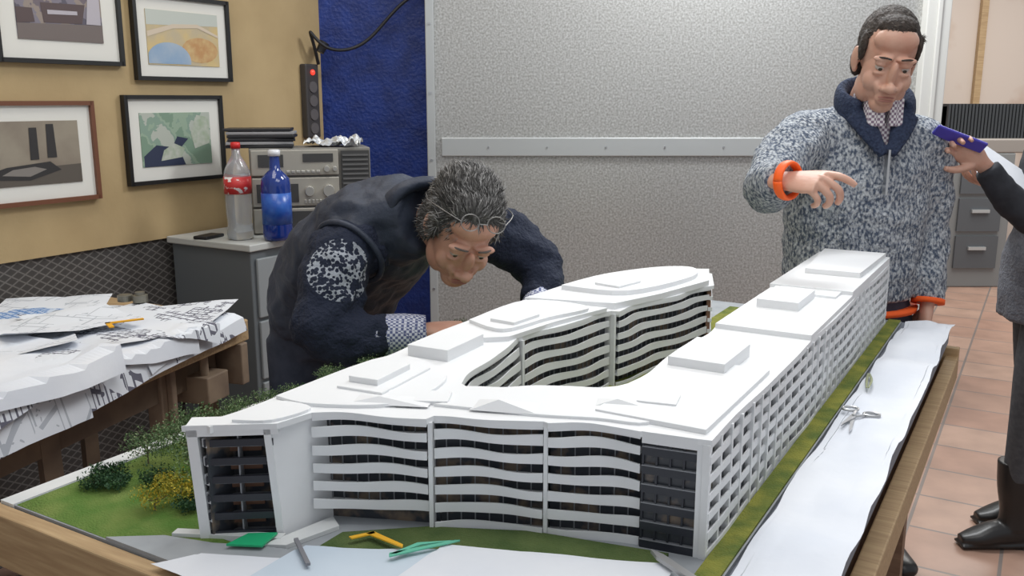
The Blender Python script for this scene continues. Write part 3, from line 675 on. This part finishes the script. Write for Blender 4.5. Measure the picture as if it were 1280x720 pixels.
obj('tweezers', bm, mat('olive_metal', (.35, .38, .22), .4, .6), M=MT @ Matrix.Translation((1.112, 1.32, .022)) @ Matrix.Rotation(math.radians(18), 4, 'Z'))

# ------------------------------------------------------------------ people
def hand(name, mt, M, parent, mirror=1, curls=((12, 20, 15),)*4, thumb=(20, 20), spread=3, sc_=1.0):
    bm = bmesh.new(); m = mirror
    tube(bm, [(0, -.03, 0), (0, 0, 0), (0, .03, 0), (m*.001, .065, -.001), (m*.001, .092, 0)], [(.024, .018), (.026, .018), (.035, .0165), (.041, .0145), (.038, .0115)], n=20)
    roots = [(m*.030, .086, 0), (m*.010, .092, .002), (-m*.010, .088, .001), (-m*.029, .078, -.001)]; lens = [.072, .081, .075, .058]
    for f in range(4):
        cu = curls[f] if f < len(curls) else curls[-1]
        ang = 0; p = V(roots[f])-V((0, .012, 0)); pts = [p.copy(), V(roots[f])]; p = V(roots[f]); sp = math.radians(spread*(1.5-f))*m
        for seg, c in zip((.46, .30, .24), cu):
            ang += math.radians(c); d = V((math.sin(sp)*math.cos(ang), math.cos(sp)*math.cos(ang), -math.sin(ang))); p = p+d*lens[f]*seg; pts.append(p.copy())
        r = .0092 if f < 3 else .0078
        tube(bm, pts, [r, r, r*.97, r*.9, r*.72], side=(1, 0, 0), n=12)
    p = V((m*.020, .020, -.004)); d0 = V((m*.72, .62, -.32)).normalized(); pts = [p.copy()]; ang = 0
    for seg, c in zip((.042, .032, .026), (0,)+tuple(thumb)):
        ang += math.radians(c); d = (Matrix.Rotation(m*ang, 3, 'Z') @ d0); p = p+d*seg; pts.append(p.copy())
    tube(bm, pts, [.015, .0125, .0105, .0078], n=12)
    for v in bm.verts: v.co *= sc_
    o = obj(name, bm, mt, parent, M=M); remesh(o, .0026, 3); return o
def strands(ells, n, L, mats, name, parent, rnd=.35, lift=.3, comb=None, w=.0011):
    bm = bmesh.new(); tot = [e[1][0]*e[1][1]+e[1][1]*e[1][2]+e[1][0]*e[1][2] for e in ells]
    made = 0; tries = 0
    while made < n and tries < n*8:
        tries += 1
        k = random.choices(range(len(ells)), tot)[0]; c, r = ells[k]
        d = V((random.gauss(0, 1), random.gauss(0, 1), random.gauss(0, 1))).normalized()
        p = V((c[0]+d.x*r[0], c[1]+d.y*r[1], c[2]+d.z*r[2]))
        if p.y < -.062 and p.z < .062: continue
        if p.z < -.075: continue
        ins = False
        for j, (c2, r2) in enumerate(ells):
            if j != k and sum(((p[a]-c2[a])/r2[a])**2 for a in range(3)) < .93: ins = True; break
        if ins: continue
        nn = V((d.x/r[0], d.y/r[1], d.z/r[2])).normalized(); p = p-nn*.003
        cb = comb(p, nn); cb = (cb-nn*cb.dot(nn)).normalized()
        dr = (cb+nn*lift+V((random.uniform(-1, 1), random.uniform(-1, 1), random.uniform(-1, 1)))*rnd).normalized()
        l = L*random.uniform(.6, 1.2); s = dr.cross(nn)
        if s.length < .01: continue
        s = s.normalized()*w; m = p+dr*l*.55; t = m+(dr-nn*.45).normalized()*l*.45
        a, b, c_, d_, e_ = [bm.verts.new(x) for x in (p-s, p+s, m+s*.8, m-s*.8, t)]
        f1 = bm.faces.new((a, b, c_, d_)); f2 = bm.faces.new((d_, c_, e_))
        mi = random.choices(range(len(mats)), [3, 2, 1][:len(mats)])[0]; f1.material_index = mi; f2.material_index = mi
        made += 1
    return obj(name, bm, mats, parent, smooth=False, recalc=False)
def head(par, M, skin, hair, s=(1, 1, 1), hairk='short', neck=None, brow=(.05, .04, .035), strand_mats=None):
    e = empty(par.name+'_head', M @ Matrix.Diagonal((s[0], s[1], s[2], 1))); e.parent = par
    bm = bmesh.new()
    ell(bm, (0, .015, .03), (.073, .093, .088)); ell(bm, (0, -.028, -.03), (.062, .062, .086))
    ell(bm, (0, -.060, -.094), (.032, .028, .024))
    for m in (1, -1):
        ell(bm, (m*.039, -.015, -.068), (.027, .047, .038)); ell(bm, (m*.037, -.058, -.036), (.025, .026, .028))
        ell(bm, (m*.030, -.081, .023), (.026, .012, .008)); ell(bm, (m*.0135, -.101, -.044), (.0098, .011, .008))
        ell(bm, (m*.0765, .012, -.006), (.007, .019, .030), Matrix.Rotation(m*-.30, 4, 'Z')); ell(bm, (m*.073, .008, -.03), (.007, .011, .012))
        ell(bm, (m*.031, -.0790, .0115), (.018, .0125, .0078)); ell(bm, (m*.031, -.0780, -.0115), (.017, .011, .0065))
        ell(bm, (m*.024, -.082, -.050), (.010, .012, .020), Matrix.Rotation(m*.5, 4, 'Y'))
    ell(bm, (0, -.094, -.010), (.0115, .017, .034), Matrix.Rotation(.25, 4, 'X')); ell(bm, (0, -.110, -.040), (.0145, .014, .012))
    ell(bm, (0, -.086, -.070), (.028, .013, .020))
    ell(bm, (0, -.050, .060), (.056, .032, .034))
    if neck: tube(bm, neck, [(.050, .055), (.056, .058), (.066, .062)][:len(neck)], n=20)
    o = obj('head_skin', bm, skin, e); remesh(o, .0030, 3)
    bm = bmesh.new(); ell(bm, (0, -.0970, -.0665), (.022, .0050, .0028)); ell(bm, (0, -.0960, -.0745), (.019, .0055, .0040)); obj('lips', bm, M_lip, e, smooth=True)
    bm = bmesh.new()
    for m in (1, -1): ell(bm, (m*.031, -.0730, .0010), (.0120, .0120, .0085))
    obj('eyeballs', bm, mat('eye_white', (.50, .45, .41), .25), e, smooth=True)
    bm = bmesh.new()
    for m in (1, -1): ell(bm, (m*.031, -.0833, -.0020), (.0052, .0025, .0045))
    obj('irises', bm, mat('iris', (.04, .03, .02), .2), e, smooth=True)
    bm = bmesh.new()
    for m in (1, -1): tube(bm, [(m*.012, -.094, .026), (m*.03, -.0942, .029), (m*.05, -.080, .025)], [.0018, .0026, .0014], n=8)
    obj('eyebrows', bm, mat('brow', brow, .9), e, smooth=True)
    E = []
    if hairk == 'short':
        E = [((0, .026, .041), (.0765, .090, .084)), ((0, -.022, .089), (.050, .046, .026))]
        for m in (1, -1): E += [((m*.070, -.008, .032), (.009, .026, .036)), ((m*.058, .05, -.02), (.020, .036, .042))]
        E += [((0, .07, -.03), (.052, .032, .05))]
        comb = lambda p, n: V((.7, -.5, 0)) if n.z > .55 else V((0, .45, -.9))
        Ls, cnt, rnd, lf = .015, 13000, .22, .16
    elif hairk == 'thick':
        E = [((0, .030, .045), (.082, .096, .088)), ((0, -.024, .090), (.056, .048, .032))]
        for m in (1, -1): E += [((m*.073, -.004, .022), (.011, .030, .040)), ((m*.060, .055, -.03), (.022, .040, .052)), ((m*.042, -.044, .083), (.018, .018, .016))]
        E += [((0, .072, -.04), (.056, .036, .052))]
        comb = lambda p, n: V((.3*math.sin(p.y*70), .9, .3*math.sin(p.x*90))) if n.z > .3 else V((.2*math.sin(p.z*80), .6, -.7))
        Ls, cnt, rnd, lf = .028, 13000, .42, .35
    else:
        comb = None
    bm = bmesh.new()
    for c, r in E: ell(bm, c, r)
    if hairk == 'long':
        ell(bm, (0, .030, .045), (.090, .105, .092)); tube(bm, [(0, .06, .05), (0, .09, -.05), (0, .08, -.16)], [(.08, .06), (.085, .05), (.06, .03)])
        for m in (1, -1): tube(bm, [(m*.06, 0, .08), (m*.085, 0, 0), (m*.085, .02, -.12)], [(.03, .03), (.022, .04), (.02, .03)])
    o = obj('hair', bm, hair, e); remesh(o, .0035, 2, .006, .01)
    if comb: strands(E, cnt, Ls, strand_mats, 'hair_strands', e, rnd, lf, comb)
    return e
M_hair1 = mat('brown_hair', (.022, .015, .012), .75, c2=(.05, .036, .028), scale=120, stretch=(1, .25, .6), bump=.8, bscale=220, bdist=.004)
M_hair2 = mat('salt_pepper_hair', (.035, .033, .03), .8, c2=(.16, .155, .15), scale=85, lo=.42, hi=.72, stretch=(1.2, .3, .7), bump=.9, bscale=200, bdist=.004)
S1 = [mat('strand_brown', (.028, .019, .014), .7), mat('strand_brown2', (.055, .040, .030), .7), mat('strand_grey', (.10, .085, .07), .7)]
S2 = [mat('strand_darkgrey', (.04, .037, .035), .7), mat('strand_midgrey', (.13, .125, .12), .7), mat('strand_silver', (.34, .33, .32), .7)]

# ---- standing man
sm = empty('standing_man')
M_knit = mat('marled_knit', (.075, .10, .15), .95, c2=(.56, .59, .62), scale=115, lo=.38, hi=.64, bump=1.0, bscale=150, detail=3, stretch=(1.2, 1.2, .75))
bm = bmesh.new(); S = (1, .1, 0)
tube(bm, [(1.01, 2.60, .90), (1.0, 2.61, .97), (.995, 2.61, 1.10), (.995, 2.605, 1.24), (1.0, 2.60, 1.35), (1.005, 2.59, 1.42), (1.01, 2.575, 1.475)], [(.180, .135), (.198, .15), (.205, .155), (.210, .145), (.200, .125), (.165, .10), (.085, .075)], S, 28)
tube(bm, [(.89, 2.60, 1.375), (.82, 2.56, 1.38), (.735, 2.46, 1.33), (.668, 2.36, 1.27), (.645, 2.25, 1.285), (.648, 2.17, 1.30)], [.080, .084, .074, .067, .056, .044], (0, 0, 1), 20)
tube(bm, [(1.12, 2.60, 1.37), (1.18, 2.61, 1.355), (1.205, 2.62, 1.24), (1.215, 2.62, 1.12), (1.21, 2.58, 1.0), (1.20, 2.55, .915)], [.080, .080, .067, .060, .053, .042], (0, 1, 0), 20)
o = obj('sweater', bm, M_knit, sm); remesh(o, .009, 4, .026, .075)
M_navy = mat('navy_rib', (.012, .02, .05), .95, c2=(.03, .045, .09), scale=150, bump=.8, bscale=120)
M_orange = mat('orange_trim', (.95, .13, .02), .8)
bm = bmesh.new()
cx = 1.006
pts = [(cx+.092*math.cos(t), 2.560+.080*math.sin(t), 1.478+.040*math.sin(t)) for t in [(-.5+i/12*1.0)*2*math.pi*.74+math.pi/2 for i in range(13)]]
tube(bm, pts, [(.040, .018)]*13, (0, 0, 1), 12, 2)
for q, sg in ((pts[0], 1 if pts[0][0] > cx else -1), (pts[-1], 1 if pts[-1][0] > cx else -1)):
    tube(bm, [q, (cx+sg*.042, 2.474, 1.405), (cx+sg*.010, 2.444, 1.345)], [(.036, .018), (.030, .015), (.014, .009)], n=12)
o = obj('shawl_collar', bm, M_navy, sm); remesh(o, .005, 4)
bm = bmesh.new(); bx(bm, cx-.003, cx+.003, 2.430, 2.452, 1.24, 1.36)
obj('zip', bm, M_steel, sm)
bm = bmesh.new()
tube(bm, [(cx+.003, 2.56, 1.465), (cx, 2.545, 1.508)], [(.066, .062), (.062, .060)], n=24, sub=1)
prism(bm, [(cx-.05, 2.470), (cx-.008, 2.458), (cx-.006, 2.50), (cx-.055, 2.50)], 1.42, 1.495); prism(bm, [(cx+.004, 2.458), (cx+.045, 2.470), (cx+.05, 2.50), (cx+.004, 2.50)], 1.42, 1.495)
prism(bm, [(cx-.03, 2.480), (cx+.03, 2.480), (cx+.03, 2.50), (cx-.03, 2.50)], 1.36, 1.43)
bevel(obj('checked_shirt_collar', bm, mat_check('check_shirt', (.70, .68, .70), (.22, .16, .22), 140), sm), .004)
bm = bmesh.new()
tube(bm, [(1.202, 2.552, .928), (1.200, 2.548, .915)], [.046, .046], (0, 1, 0), 24, 1)
tube(bm, [(1.01, 2.60, .902), (1.01, 2.60, .888)], [(.182, .137), (.179, .134)], S, 32, 1)
obj('orange_trims', bm, M_orange, sm, smooth=True)
Mb = frame((.655, 2.152, 1.303), (.60, -.80, .02), (0, 0, 1))
bm = bmesh.new(); pts = [(.040*math.cos(i/16*2*math.pi), 0, .042*math.sin(i/16*2*math.pi)) for i in range(17)]
tube(bm, pts, [(.013, .006)]*17, (0, 1, 0), 10, 2); obj('orange_wristband', bm, mat('orange_band', (1, .13, .01), .5), sm, M=Mb, smooth=True)
M_jean = mat('dark_jeans', (.03, .04, .065), .85, c2=(.05, .06, .09), scale=30)
bm = bmesh.new()
tube(bm, [(1.0, 2.62, .80), (1.0, 2.61, .90), (1.0, 2.61, .98)], [(.165, .12), (.172, .125), (.16, .12)], S, 24)
tube(bm, [(.925, 2.62, .88), (.92, 2.61, .70), (.92, 2.62, .48), (.925, 2.70, .08)], [.095, .085, .062, .055], n=18)
tube(bm, [(1.085, 2.62, .88), (1.13, 2.62, .70), (1.18, 2.64, .48), (1.235, 2.78, .08)], [.095, .085, .062, .055], n=18)
o = obj('jeans', bm, M_jean, sm); remesh(o, .009, 4, .012, .08)
M_shoe = mat('black_leather', (.015, .014, .014), .35)
def shoe(par, x, y, d, L=.27):
    d = V((d[0], d[1], 0)).normalized(); bm = bmesh.new()
    f = frame((x, y, 0), d, (0, 0, 1)); P = lambda a, b: f @ V((0, a, b))
    tube(bm, [P(-.07, .045), P(-.03, .05), P(.04, .045), P(.11, .034), P(.17, .028), P(L-.075, .025)], [(.034, .045), (.038, .05), (.042, .045), (.047, .032), (.042, .026), (.02, .012)], f.to_3x3() @ V((1, 0, 0)), 18)
    tube(bm, [P(-.035, .04), P(-.04, .12)], [.042, .045], n=16, sub=1)
    for v in bm.verts: v.co.z = max(v.co.z, .004)
    o = obj('shoe', bm, M_shoe, par); remesh(o, .005, 3); return o
shoe(sm, .93, 2.72, (-.2, -1)); shoe(sm, 1.235, 2.80, (.1, -1))
def headM(loc, fdir, up):
    y = -V(fdir).normalized(); z = V(up); z = (z-y*z.dot(y)).normalized(); x = y.cross(z)
    return Matrix(((x.x, y.x, z.x, loc[0]), (x.y, y.y, z.y, loc[1]), (x.z, y.z, z.z, loc[2]), (0, 0, 0, 1)))
head(sm, headM((1.000, 2.49, 1.597), (-.14, -.90, -.34), (.08, -.15, 1)), M_skin, M_hair1, (1.0, 1.02, 1.08), 'short', neck=[(0, .03, -.06), (0, .045, -.12), (0, .06, -.17)], strand_mats=S1)
hand('pointing_hand', M_skin, frame((.648, 2.160, 1.302), (.66, -.74, .02), (-.35, -.35, .85)), sm, mirror=-1, curls=((10, 20, 15), (40, 50, 35), (50, 55, 40), (55, 60, 40)), thumb=(10, 15), sc_=1.05)
hand('hanging_hand', M_skin, frame((1.196, 2.542, .905), (-.1, -.12, -1), (1, -.2, 0)), sm, mirror=-1, curls=((20, 30, 20), (25, 35, 25), (30, 35, 25), (30, 40, 25)), sc_=1.05)

# ---- leaning man
lm = empty('leaning_man')
M_vest = mat('navy_quilted_vest', (.022, .030, .052), .6, c2=(.038, .048, .075), scale=10, bump=.5, bscale=16, bdist=.02)
bm = bmesh.new(); SD = (.86, .5, 0)
tube(bm, [(-.51, 2.40, .90), (-.49, 2.38, .95), (-.455, 2.34, 1.02), (-.395, 2.26, 1.105), (-.32, 2.18, 1.18), (-.255, 2.12, 1.215), (-.20, 2.07, 1.225)], [(.16, .14), (.17, .145), (.175, .14), (.18, .13), (.175, .12), (.14, .10), (.085, .08)], SD, 28)
ell(bm, (-.36, 2.08, 1.175), (.082, .082, .080)); ell(bm, (-.12, 2.20, 1.18), (.080, .080, .080))
o = obj('vest', bm, M_vest, lm); remesh(o, .009, 5, .036, .075)
bm = bmesh.new()
pts = [V((-.215, 2.085, 1.25))+V((.86, .5, 0))*.078*math.cos(t)+V((.2, -.35, .75)).normalized()*.064*math.sin(t) for t in [i/12*2*math.pi for i in range(13)]]
tube(bm, pts, [(.030, .016)]*13, (.4, -.6, .1), 10, 2); o = obj('vest_collar', bm, M_vest, lm); remesh(o, .006, 3)
bm = bmesh.new()
ax = V((-.45, -.75, -.50)).normalized(); u_ = ax.orthogonal().normalized(); w_ = ax.cross(u_)
pts = [V((-.372, 2.045, 1.148))+u_*.086*math.cos(t)+w_*.086*math.sin(t) for t in [i/16*2*math.pi for i in range(17)]]
tube(bm, pts, [.007]*17, tuple(ax), 8, 2); obj('armhole_edge', bm, M_vest, lm, smooth=True)
def sweater_mat():
    m = mat('navy_jumper', (.012, .018, .04), .9, bump=.7, bscale=120); nt = m.node_tree; N = nt.nodes; L = nt.links; b = N['Principled BSDF']
    tc = N.new('ShaderNodeTexCoord'); sub = N.new('ShaderNodeVectorMath'); sub.operation = 'DISTANCE'; sub.inputs[1].default_value = (-.375, 1.94, 1.125); L.new(tc.outputs['Object'], sub.inputs[0])
    v = N.new('ShaderNodeTexVoronoi'); v.inputs['Scale'].default_value = 110; v.inputs['Randomness'].default_value = .7; L.new(tc.outputs['Object'], v.inputs['Vector'])
    nz = N.new('ShaderNodeTexNoise'); nz.inputs['Scale'].default_value = 40; L.new(tc.outputs['Object'], nz.inputs['Vector'])
    a = N.new('ShaderNodeMath'); a.operation = 'LESS_THAN'; a.inputs[1].default_value = .072; L.new(sub.outputs['Value'], a.inputs[0])
    ad = N.new('ShaderNodeMath'); ad.operation = 'MULTIPLY'; L.new(v.outputs['Distance'], ad.inputs[0]); L.new(nz.outputs['Fac'], ad.inputs[1])
    g = N.new('ShaderNodeMath'); g.operation = 'GREATER_THAN'; g.inputs[1].default_value = .26; L.new(ad.outputs[0], g.inputs[0])
    k = N.new('ShaderNodeMath'); k.operation = 'MULTIPLY'; L.new(a.outputs[0], k.inputs[0]); L.new(g.outputs[0], k.inputs[1])
    mx = N.new('ShaderNodeMix'); mx.data_type = 'RGBA'; mx.inputs[6].default_value = (.012, .018, .04, 1); mx.inputs[7].default_value = (.36, .39, .44, 1)
    L.new(k.outputs[0], mx.inputs[0]); L.new(mx.outputs[2], b.inputs['Base Color']); return m
bm = bmesh.new()
tube(bm, [(-.34, 2.09, 1.165), (-.385, 2.03, 1.145), (-.405, 1.97, 1.07), (-.415, 1.93, .995), (-.35, 1.93, .975), (-.275, 1.94, .975)], [.078, .078, .074, .068, .06, .05], (1, 0, 0), 22)
tube(bm, [(-.14, 2.20, 1.17), (-.06, 2.23, 1.17), (.02, 2.25, 1.12), (.075, 2.25, 1.07), (.075, 2.20, 1.03), (.065, 2.16, 1.005)], [.08, .078, .068, .06, .052, .046], (0, 1, 0), 22)
o = obj('jumper_sleeves', bm, sweater_mat(), lm); remesh(o, .008, 4, .028, .05)
bm = bmesh.new()
tube(bm, [(-.30, 1.94, .976), (-.24, 1.945, .978), (-.190, 1.95, .980)], [.049, .049, .042], (0, 0, 1), 24, 2)
tube(bm, [(.068, 2.17, 1.01), (.058, 2.12, .985)], [.042, .038], (0, 0, 1), 24, 1)
obj('gingham_cuffs', bm, mat_check('gingham', (.60, .62, .70), (.10, .12, .25), 170), lm, smooth=True)
hand('working_hand', M_skin2, frame((-.195, 1.952, .985), (.9, .30, .0), (-.1, -.2, 1)), lm, mirror=1, curls=((25, 30, 20), (30, 30, 20), (35, 35, 20), (35, 35, 25)))
hand('steadying_hand', M_skin2, frame((.058, 2.12, .985), (-.55, -.75, -.1), (0, 0, 1)), lm, mirror=-1, curls=((20, 30, 20),))
hl = head(lm, headM((-.110, 1.985, 1.212), (.20, -.74, -.64), (.30, -.40, .86)), M_skin2, M_hair2, (.97, .98, 1.0), 'thick', neck=[(0, .03, -.04), (-.01, .07, -.08), (-.03, .12, -.10)], brow=(.12, .1, .09), strand_mats=S2)
bm = bmesh.new()
for m in (1, -1):
    pts = [(m*.030+.021*math.cos(i/12*2*math.pi), -.080+.012*math.sin(i/12*2*math.pi), .100+.013*math.sin(i/12*2*math.pi)) for i in range(13)]
    tube(bm, pts, [.0012]*13, (0, 1, 0), 8, 2)
    tube(bm, [(m*.051, -.080, .101), (m*.086, -.03, .085), (m*.095, .03, .050)], [.0013]*3, n=8)
tube(bm, [(-.009, -.084, .102), (.009, -.084, .102)], [.0012]*2, n=8, sub=1)
obj('spectacles', bm, mat('glasses_wire', (.30, .29, .28), .3, .8), hl)
bm = bmesh.new()
tube(bm, [(-.50, 2.40, .84), (-.50, 2.39, .93)], [(.155, .13), (.16, .135)], SD, 22, 2)
tube(bm, [(-.57, 2.37, .86), (-.58, 2.33, .5), (-.60, 2.42, .08)], [.095, .066, .055], n=18)
tube(bm, [(-.44, 2.45, .86), (-.44, 2.41, .5), (-.45, 2.52, .08)], [.095, .066, .055], n=18)
o = obj('trousers', bm, M_jean, lm); remesh(o, .009, 4)
shoe(lm, -.59, 2.43, (.45, -.85)); shoe(lm, -.445, 2.53, (.45, -.85))

# ---- woman with phone (faces -X)
wo = empty('woman_with_phone', Matrix.Translation((.03, 0, 0)))
M_wtop = mat('dark_jacket', (.018, .020, .026), .85, c2=(.03, .032, .04), scale=30)
M_wgrey = mat('grey_knit_skirt', (.13, .14, .17), .9, c2=(.19, .20, .23), scale=80, bump=.6, bscale=120)
SW = (0, 1, 0)
bm = bmesh.new()
tube(bm, [(1.72, 2.82, 1.0), (1.72, 2.82, 1.12), (1.70, 2.82, 1.26), (1.71, 2.82, 1.36), (1.72, 2.82, 1.42)], [(.17, .12), (.16, .115), (.185, .125), (.17, .10), (.07, .07)], SW, 26)
tube(bm, [(1.71, 2.68, 1.34), (1.67, 2.62, 1.28), (1.55, 2.57, 1.15), (1.43, 2.56, 1.17), (1.305, 2.56, 1.30)], [.065, .062, .052, .048, .036], (0, 1, 0), 18)
tube(bm, [(1.71, 2.96, 1.34), (1.70, 2.98, 1.24), (1.66, 2.96, 1.13), (1.56, 2.90, 1.18), (1.50, 2.86, 1.22)], [.065, .06, .052, .045, .036], (0, 1, 0), 18)
o = obj('jacket', bm, M_wtop, wo); remesh(o, .008, 4, .015, .07)
bm = bmesh.new()
tube(bm, [(1.71, 2.82, 1.10), (1.70, 2.82, 1.0), (1.70, 2.82, .88), (1.70, 2.82, .80)], [(.165, .13), (.18, .150), (.185, .155), (.18, .15)], SW, 26)
o = obj('grey_tunic', bm, M_wgrey, wo); remesh(o, .008, 4, .012, .07)
bm = bmesh.new()
tube(bm, [(1.68, 2.76, .85), (1.66, 2.77, .65), (1.65, 2.79, .48), (1.66, 2.83, .25)], [.095, .08, .058, .045], n=18)
tube(bm, [(1.72, 2.90, .85), (1.74, 2.92, .65), (1.76, 2.95, .48), (1.80, 3.0, .25)], [.095, .08, .058, .045], n=18)
o = obj('leggings', bm, mat('dark_grey_leggings', (.06, .065, .075), .85, c2=(.085, .09, .10), scale=60), wo); remesh(o, .008, 4)
def boot(x, y):
    bm = bmesh.new()
    tube(bm, [(x, y, .31), (x+.002, y, .22), (x+.008, y, .13), (x+.01, y, .07)], [(.055, .062), (.052, .056), (.042, .045), (.042, .055)], (0, 1, 0), 20)
    tube(bm, [(x+.055, y, .045), (x+.02, y, .055), (x-.05, y, .05), (x-.11, y, .036), (x-.165, y, .027)], [(.03, .035), (.038, .045), (.042, .042), (.043, .030), (.022, .016)], (0, 1, 0), 18)
    bx(bm, x+.005, x+.065, y-.03, y+.03, .004, .04); bx(bm, x-.17, x+.06, y-.035, y+.035, .006, .016)
    o = obj('boot', bm, M_shoe, wo); remesh(o, .0045, 3)
boot(1.66, 2.84); boot(1.80, 3.01)
hand('phone_hand', M_skin, frame((1.290, 2.56, 1.315), (-.75, -.12, .55), (.2, 1, .2)), wo, mirror=1, curls=((20, 35, 25), (25, 40, 25), (30, 40, 30), (30, 45, 30)), thumb=(15, 15), sc_=.92)
hand('paper_hand', M_skin, frame((1.50, 2.86, 1.225), (-.85, -.2, .2), (0, 0, -1)), wo, mirror=1, curls=((15, 25, 20),), sc_=.92)
bm = bmesh.new(); bx(bm, -.075, .075, -.005, .005, -.018, .018)
bevel(obj('mobile_phone', bm, mat('blue_phone', (.06, .05, .40), .35), wo, M=Matrix.Translation((1.205, 2.525, 1.385)) @ Matrix.Rotation(math.radians(20), 4, 'Y') @ Matrix.Rotation(math.radians(40), 4, 'X')), .004, 3)
bm = bmesh.new(); bx(bm, -.15, .12, -.1, .1, -.002, .002)
obj('notes', bm, M_paper, wo, M=Matrix.Translation((1.52, 2.80, 1.245)) @ Matrix.Rotation(math.radians(32), 4, 'Y') @ Matrix.Rotation(math.radians(35), 4, 'X'))
head(wo, headM((1.70, 2.82, 1.57), (-1, -.1, -.1), (0, 0, 1)), M_skin, mat('dark_hair', (.03, .018, .012), .7), (1, 1, 1), 'long', neck=[(0, .03, -.06), (0, .045, -.12), (0, .05, -.18)])

# ------------------------------------------------------------------ far room machinery
mc = empty('machine_bench')
bm = bmesh.new(); bx(bm, 3.38, 4.5, 7.2, 7.8, 1.08, 1.19); bevel(obj('steel_bed', bm, mat('cast_iron', (.35, .32, .29), .5, .3), mc), .01)
bm = bmesh.new()
for i in range(26): bx(bm, 3.46+i*.027, 3.478+i*.027, 7.3, 7.6, 1.19, 1.46)
bx(bm, 3.46, 4.15, 7.33, 7.57, 1.19, 1.44); obj('bellows', bm, mat('bellows_dark', (.035, .04, .045), .6), mc)
bm = bmesh.new(); bx(bm, 3.46, 3.98, 7.2, 7.75, .0, 1.08); bevel(obj('cabinet', bm, mat('machine_grey', (.22, .23, .23), .5), mc), .01)
bm = bmesh.new()
for i in range(3): bx(bm, 3.56, 3.90, 7.18, 7.2, .16+i*.3, .42+i*.3)
obj('drawers', bm, mat('machine_dark', (.10, .11, .12), .5), mc)
bm = bmesh.new()
for i in range(3): bx(bm, 3.66, 3.80, 7.16, 7.18, .31+i*.3, .335+i*.3)
for x in (4.35, 4.45): bx(bm, x, x+.06, 7.25, 7.31, 0, 1.08)
obj('handles_and_legs', bm, M_alu, mc)
bm = bmesh.new(); bx(bm, 4.27, 4.33, 8.55, 8.60, 0, 2.5); obj('wooden_batten', bm, M_wood)
fr = empty('leaning_panel')
bm = bmesh.new(); bx(bm, 3.62, 3.90, 8.5, 8.56, 0, 1.85); obj('panel', bm, mat('frame_panel', (.50, .47, .43), .7), fr)
bm = bmesh.new(); bx(bm, 3.60, 3.63, 8.48, 8.57, 0, 1.87); bx(bm, 3.89, 3.92, 8.48, 8.57, 0, 1.87); bx(bm, 3.6, 3.92, 8.48, 8.57, 1.85, 1.89); obj('rim', bm, M_cab, fr)

# ------------------------------------------------------------------ lights
w = bpy.data.worlds.new('world'); sc.world = w; w.use_nodes = True
w.node_tree.nodes['Background'].inputs[0].default_value = (.90, .94, 1, 1); w.node_tree.nodes['Background'].inputs[1].default_value = .52
def area(name, loc, sx_, sy_, e, col=(1, 1, 1), rot=(0, 0, 0)):
    l = bpy.data.lights.new(name, 'AREA'); l.shape = 'RECTANGLE'; l.size = sx_; l.size_y = sy_; l.energy = e; l.color = col
    o = link(bpy.data.objects.new(name, l)); o.location = loc; o.rotation_euler = rot; return o
area('ceiling_light_front', (.6, 1.3, 2.95), 1.6, 1.0, 21, (1, .99, .97))
area('ceiling_light_back', (1.0, 3.25, 2.75), .8, .4, 38, (.97, .99, 1))
area('ceiling_light_left', (-.9, 2.4, 2.95), .8, 1.2, 13, (1, .94, .84))
area('ceiling_light_far', (3.8, 6.2, 3.2), 2.2, 2.2, 110, (1, .97, .92))
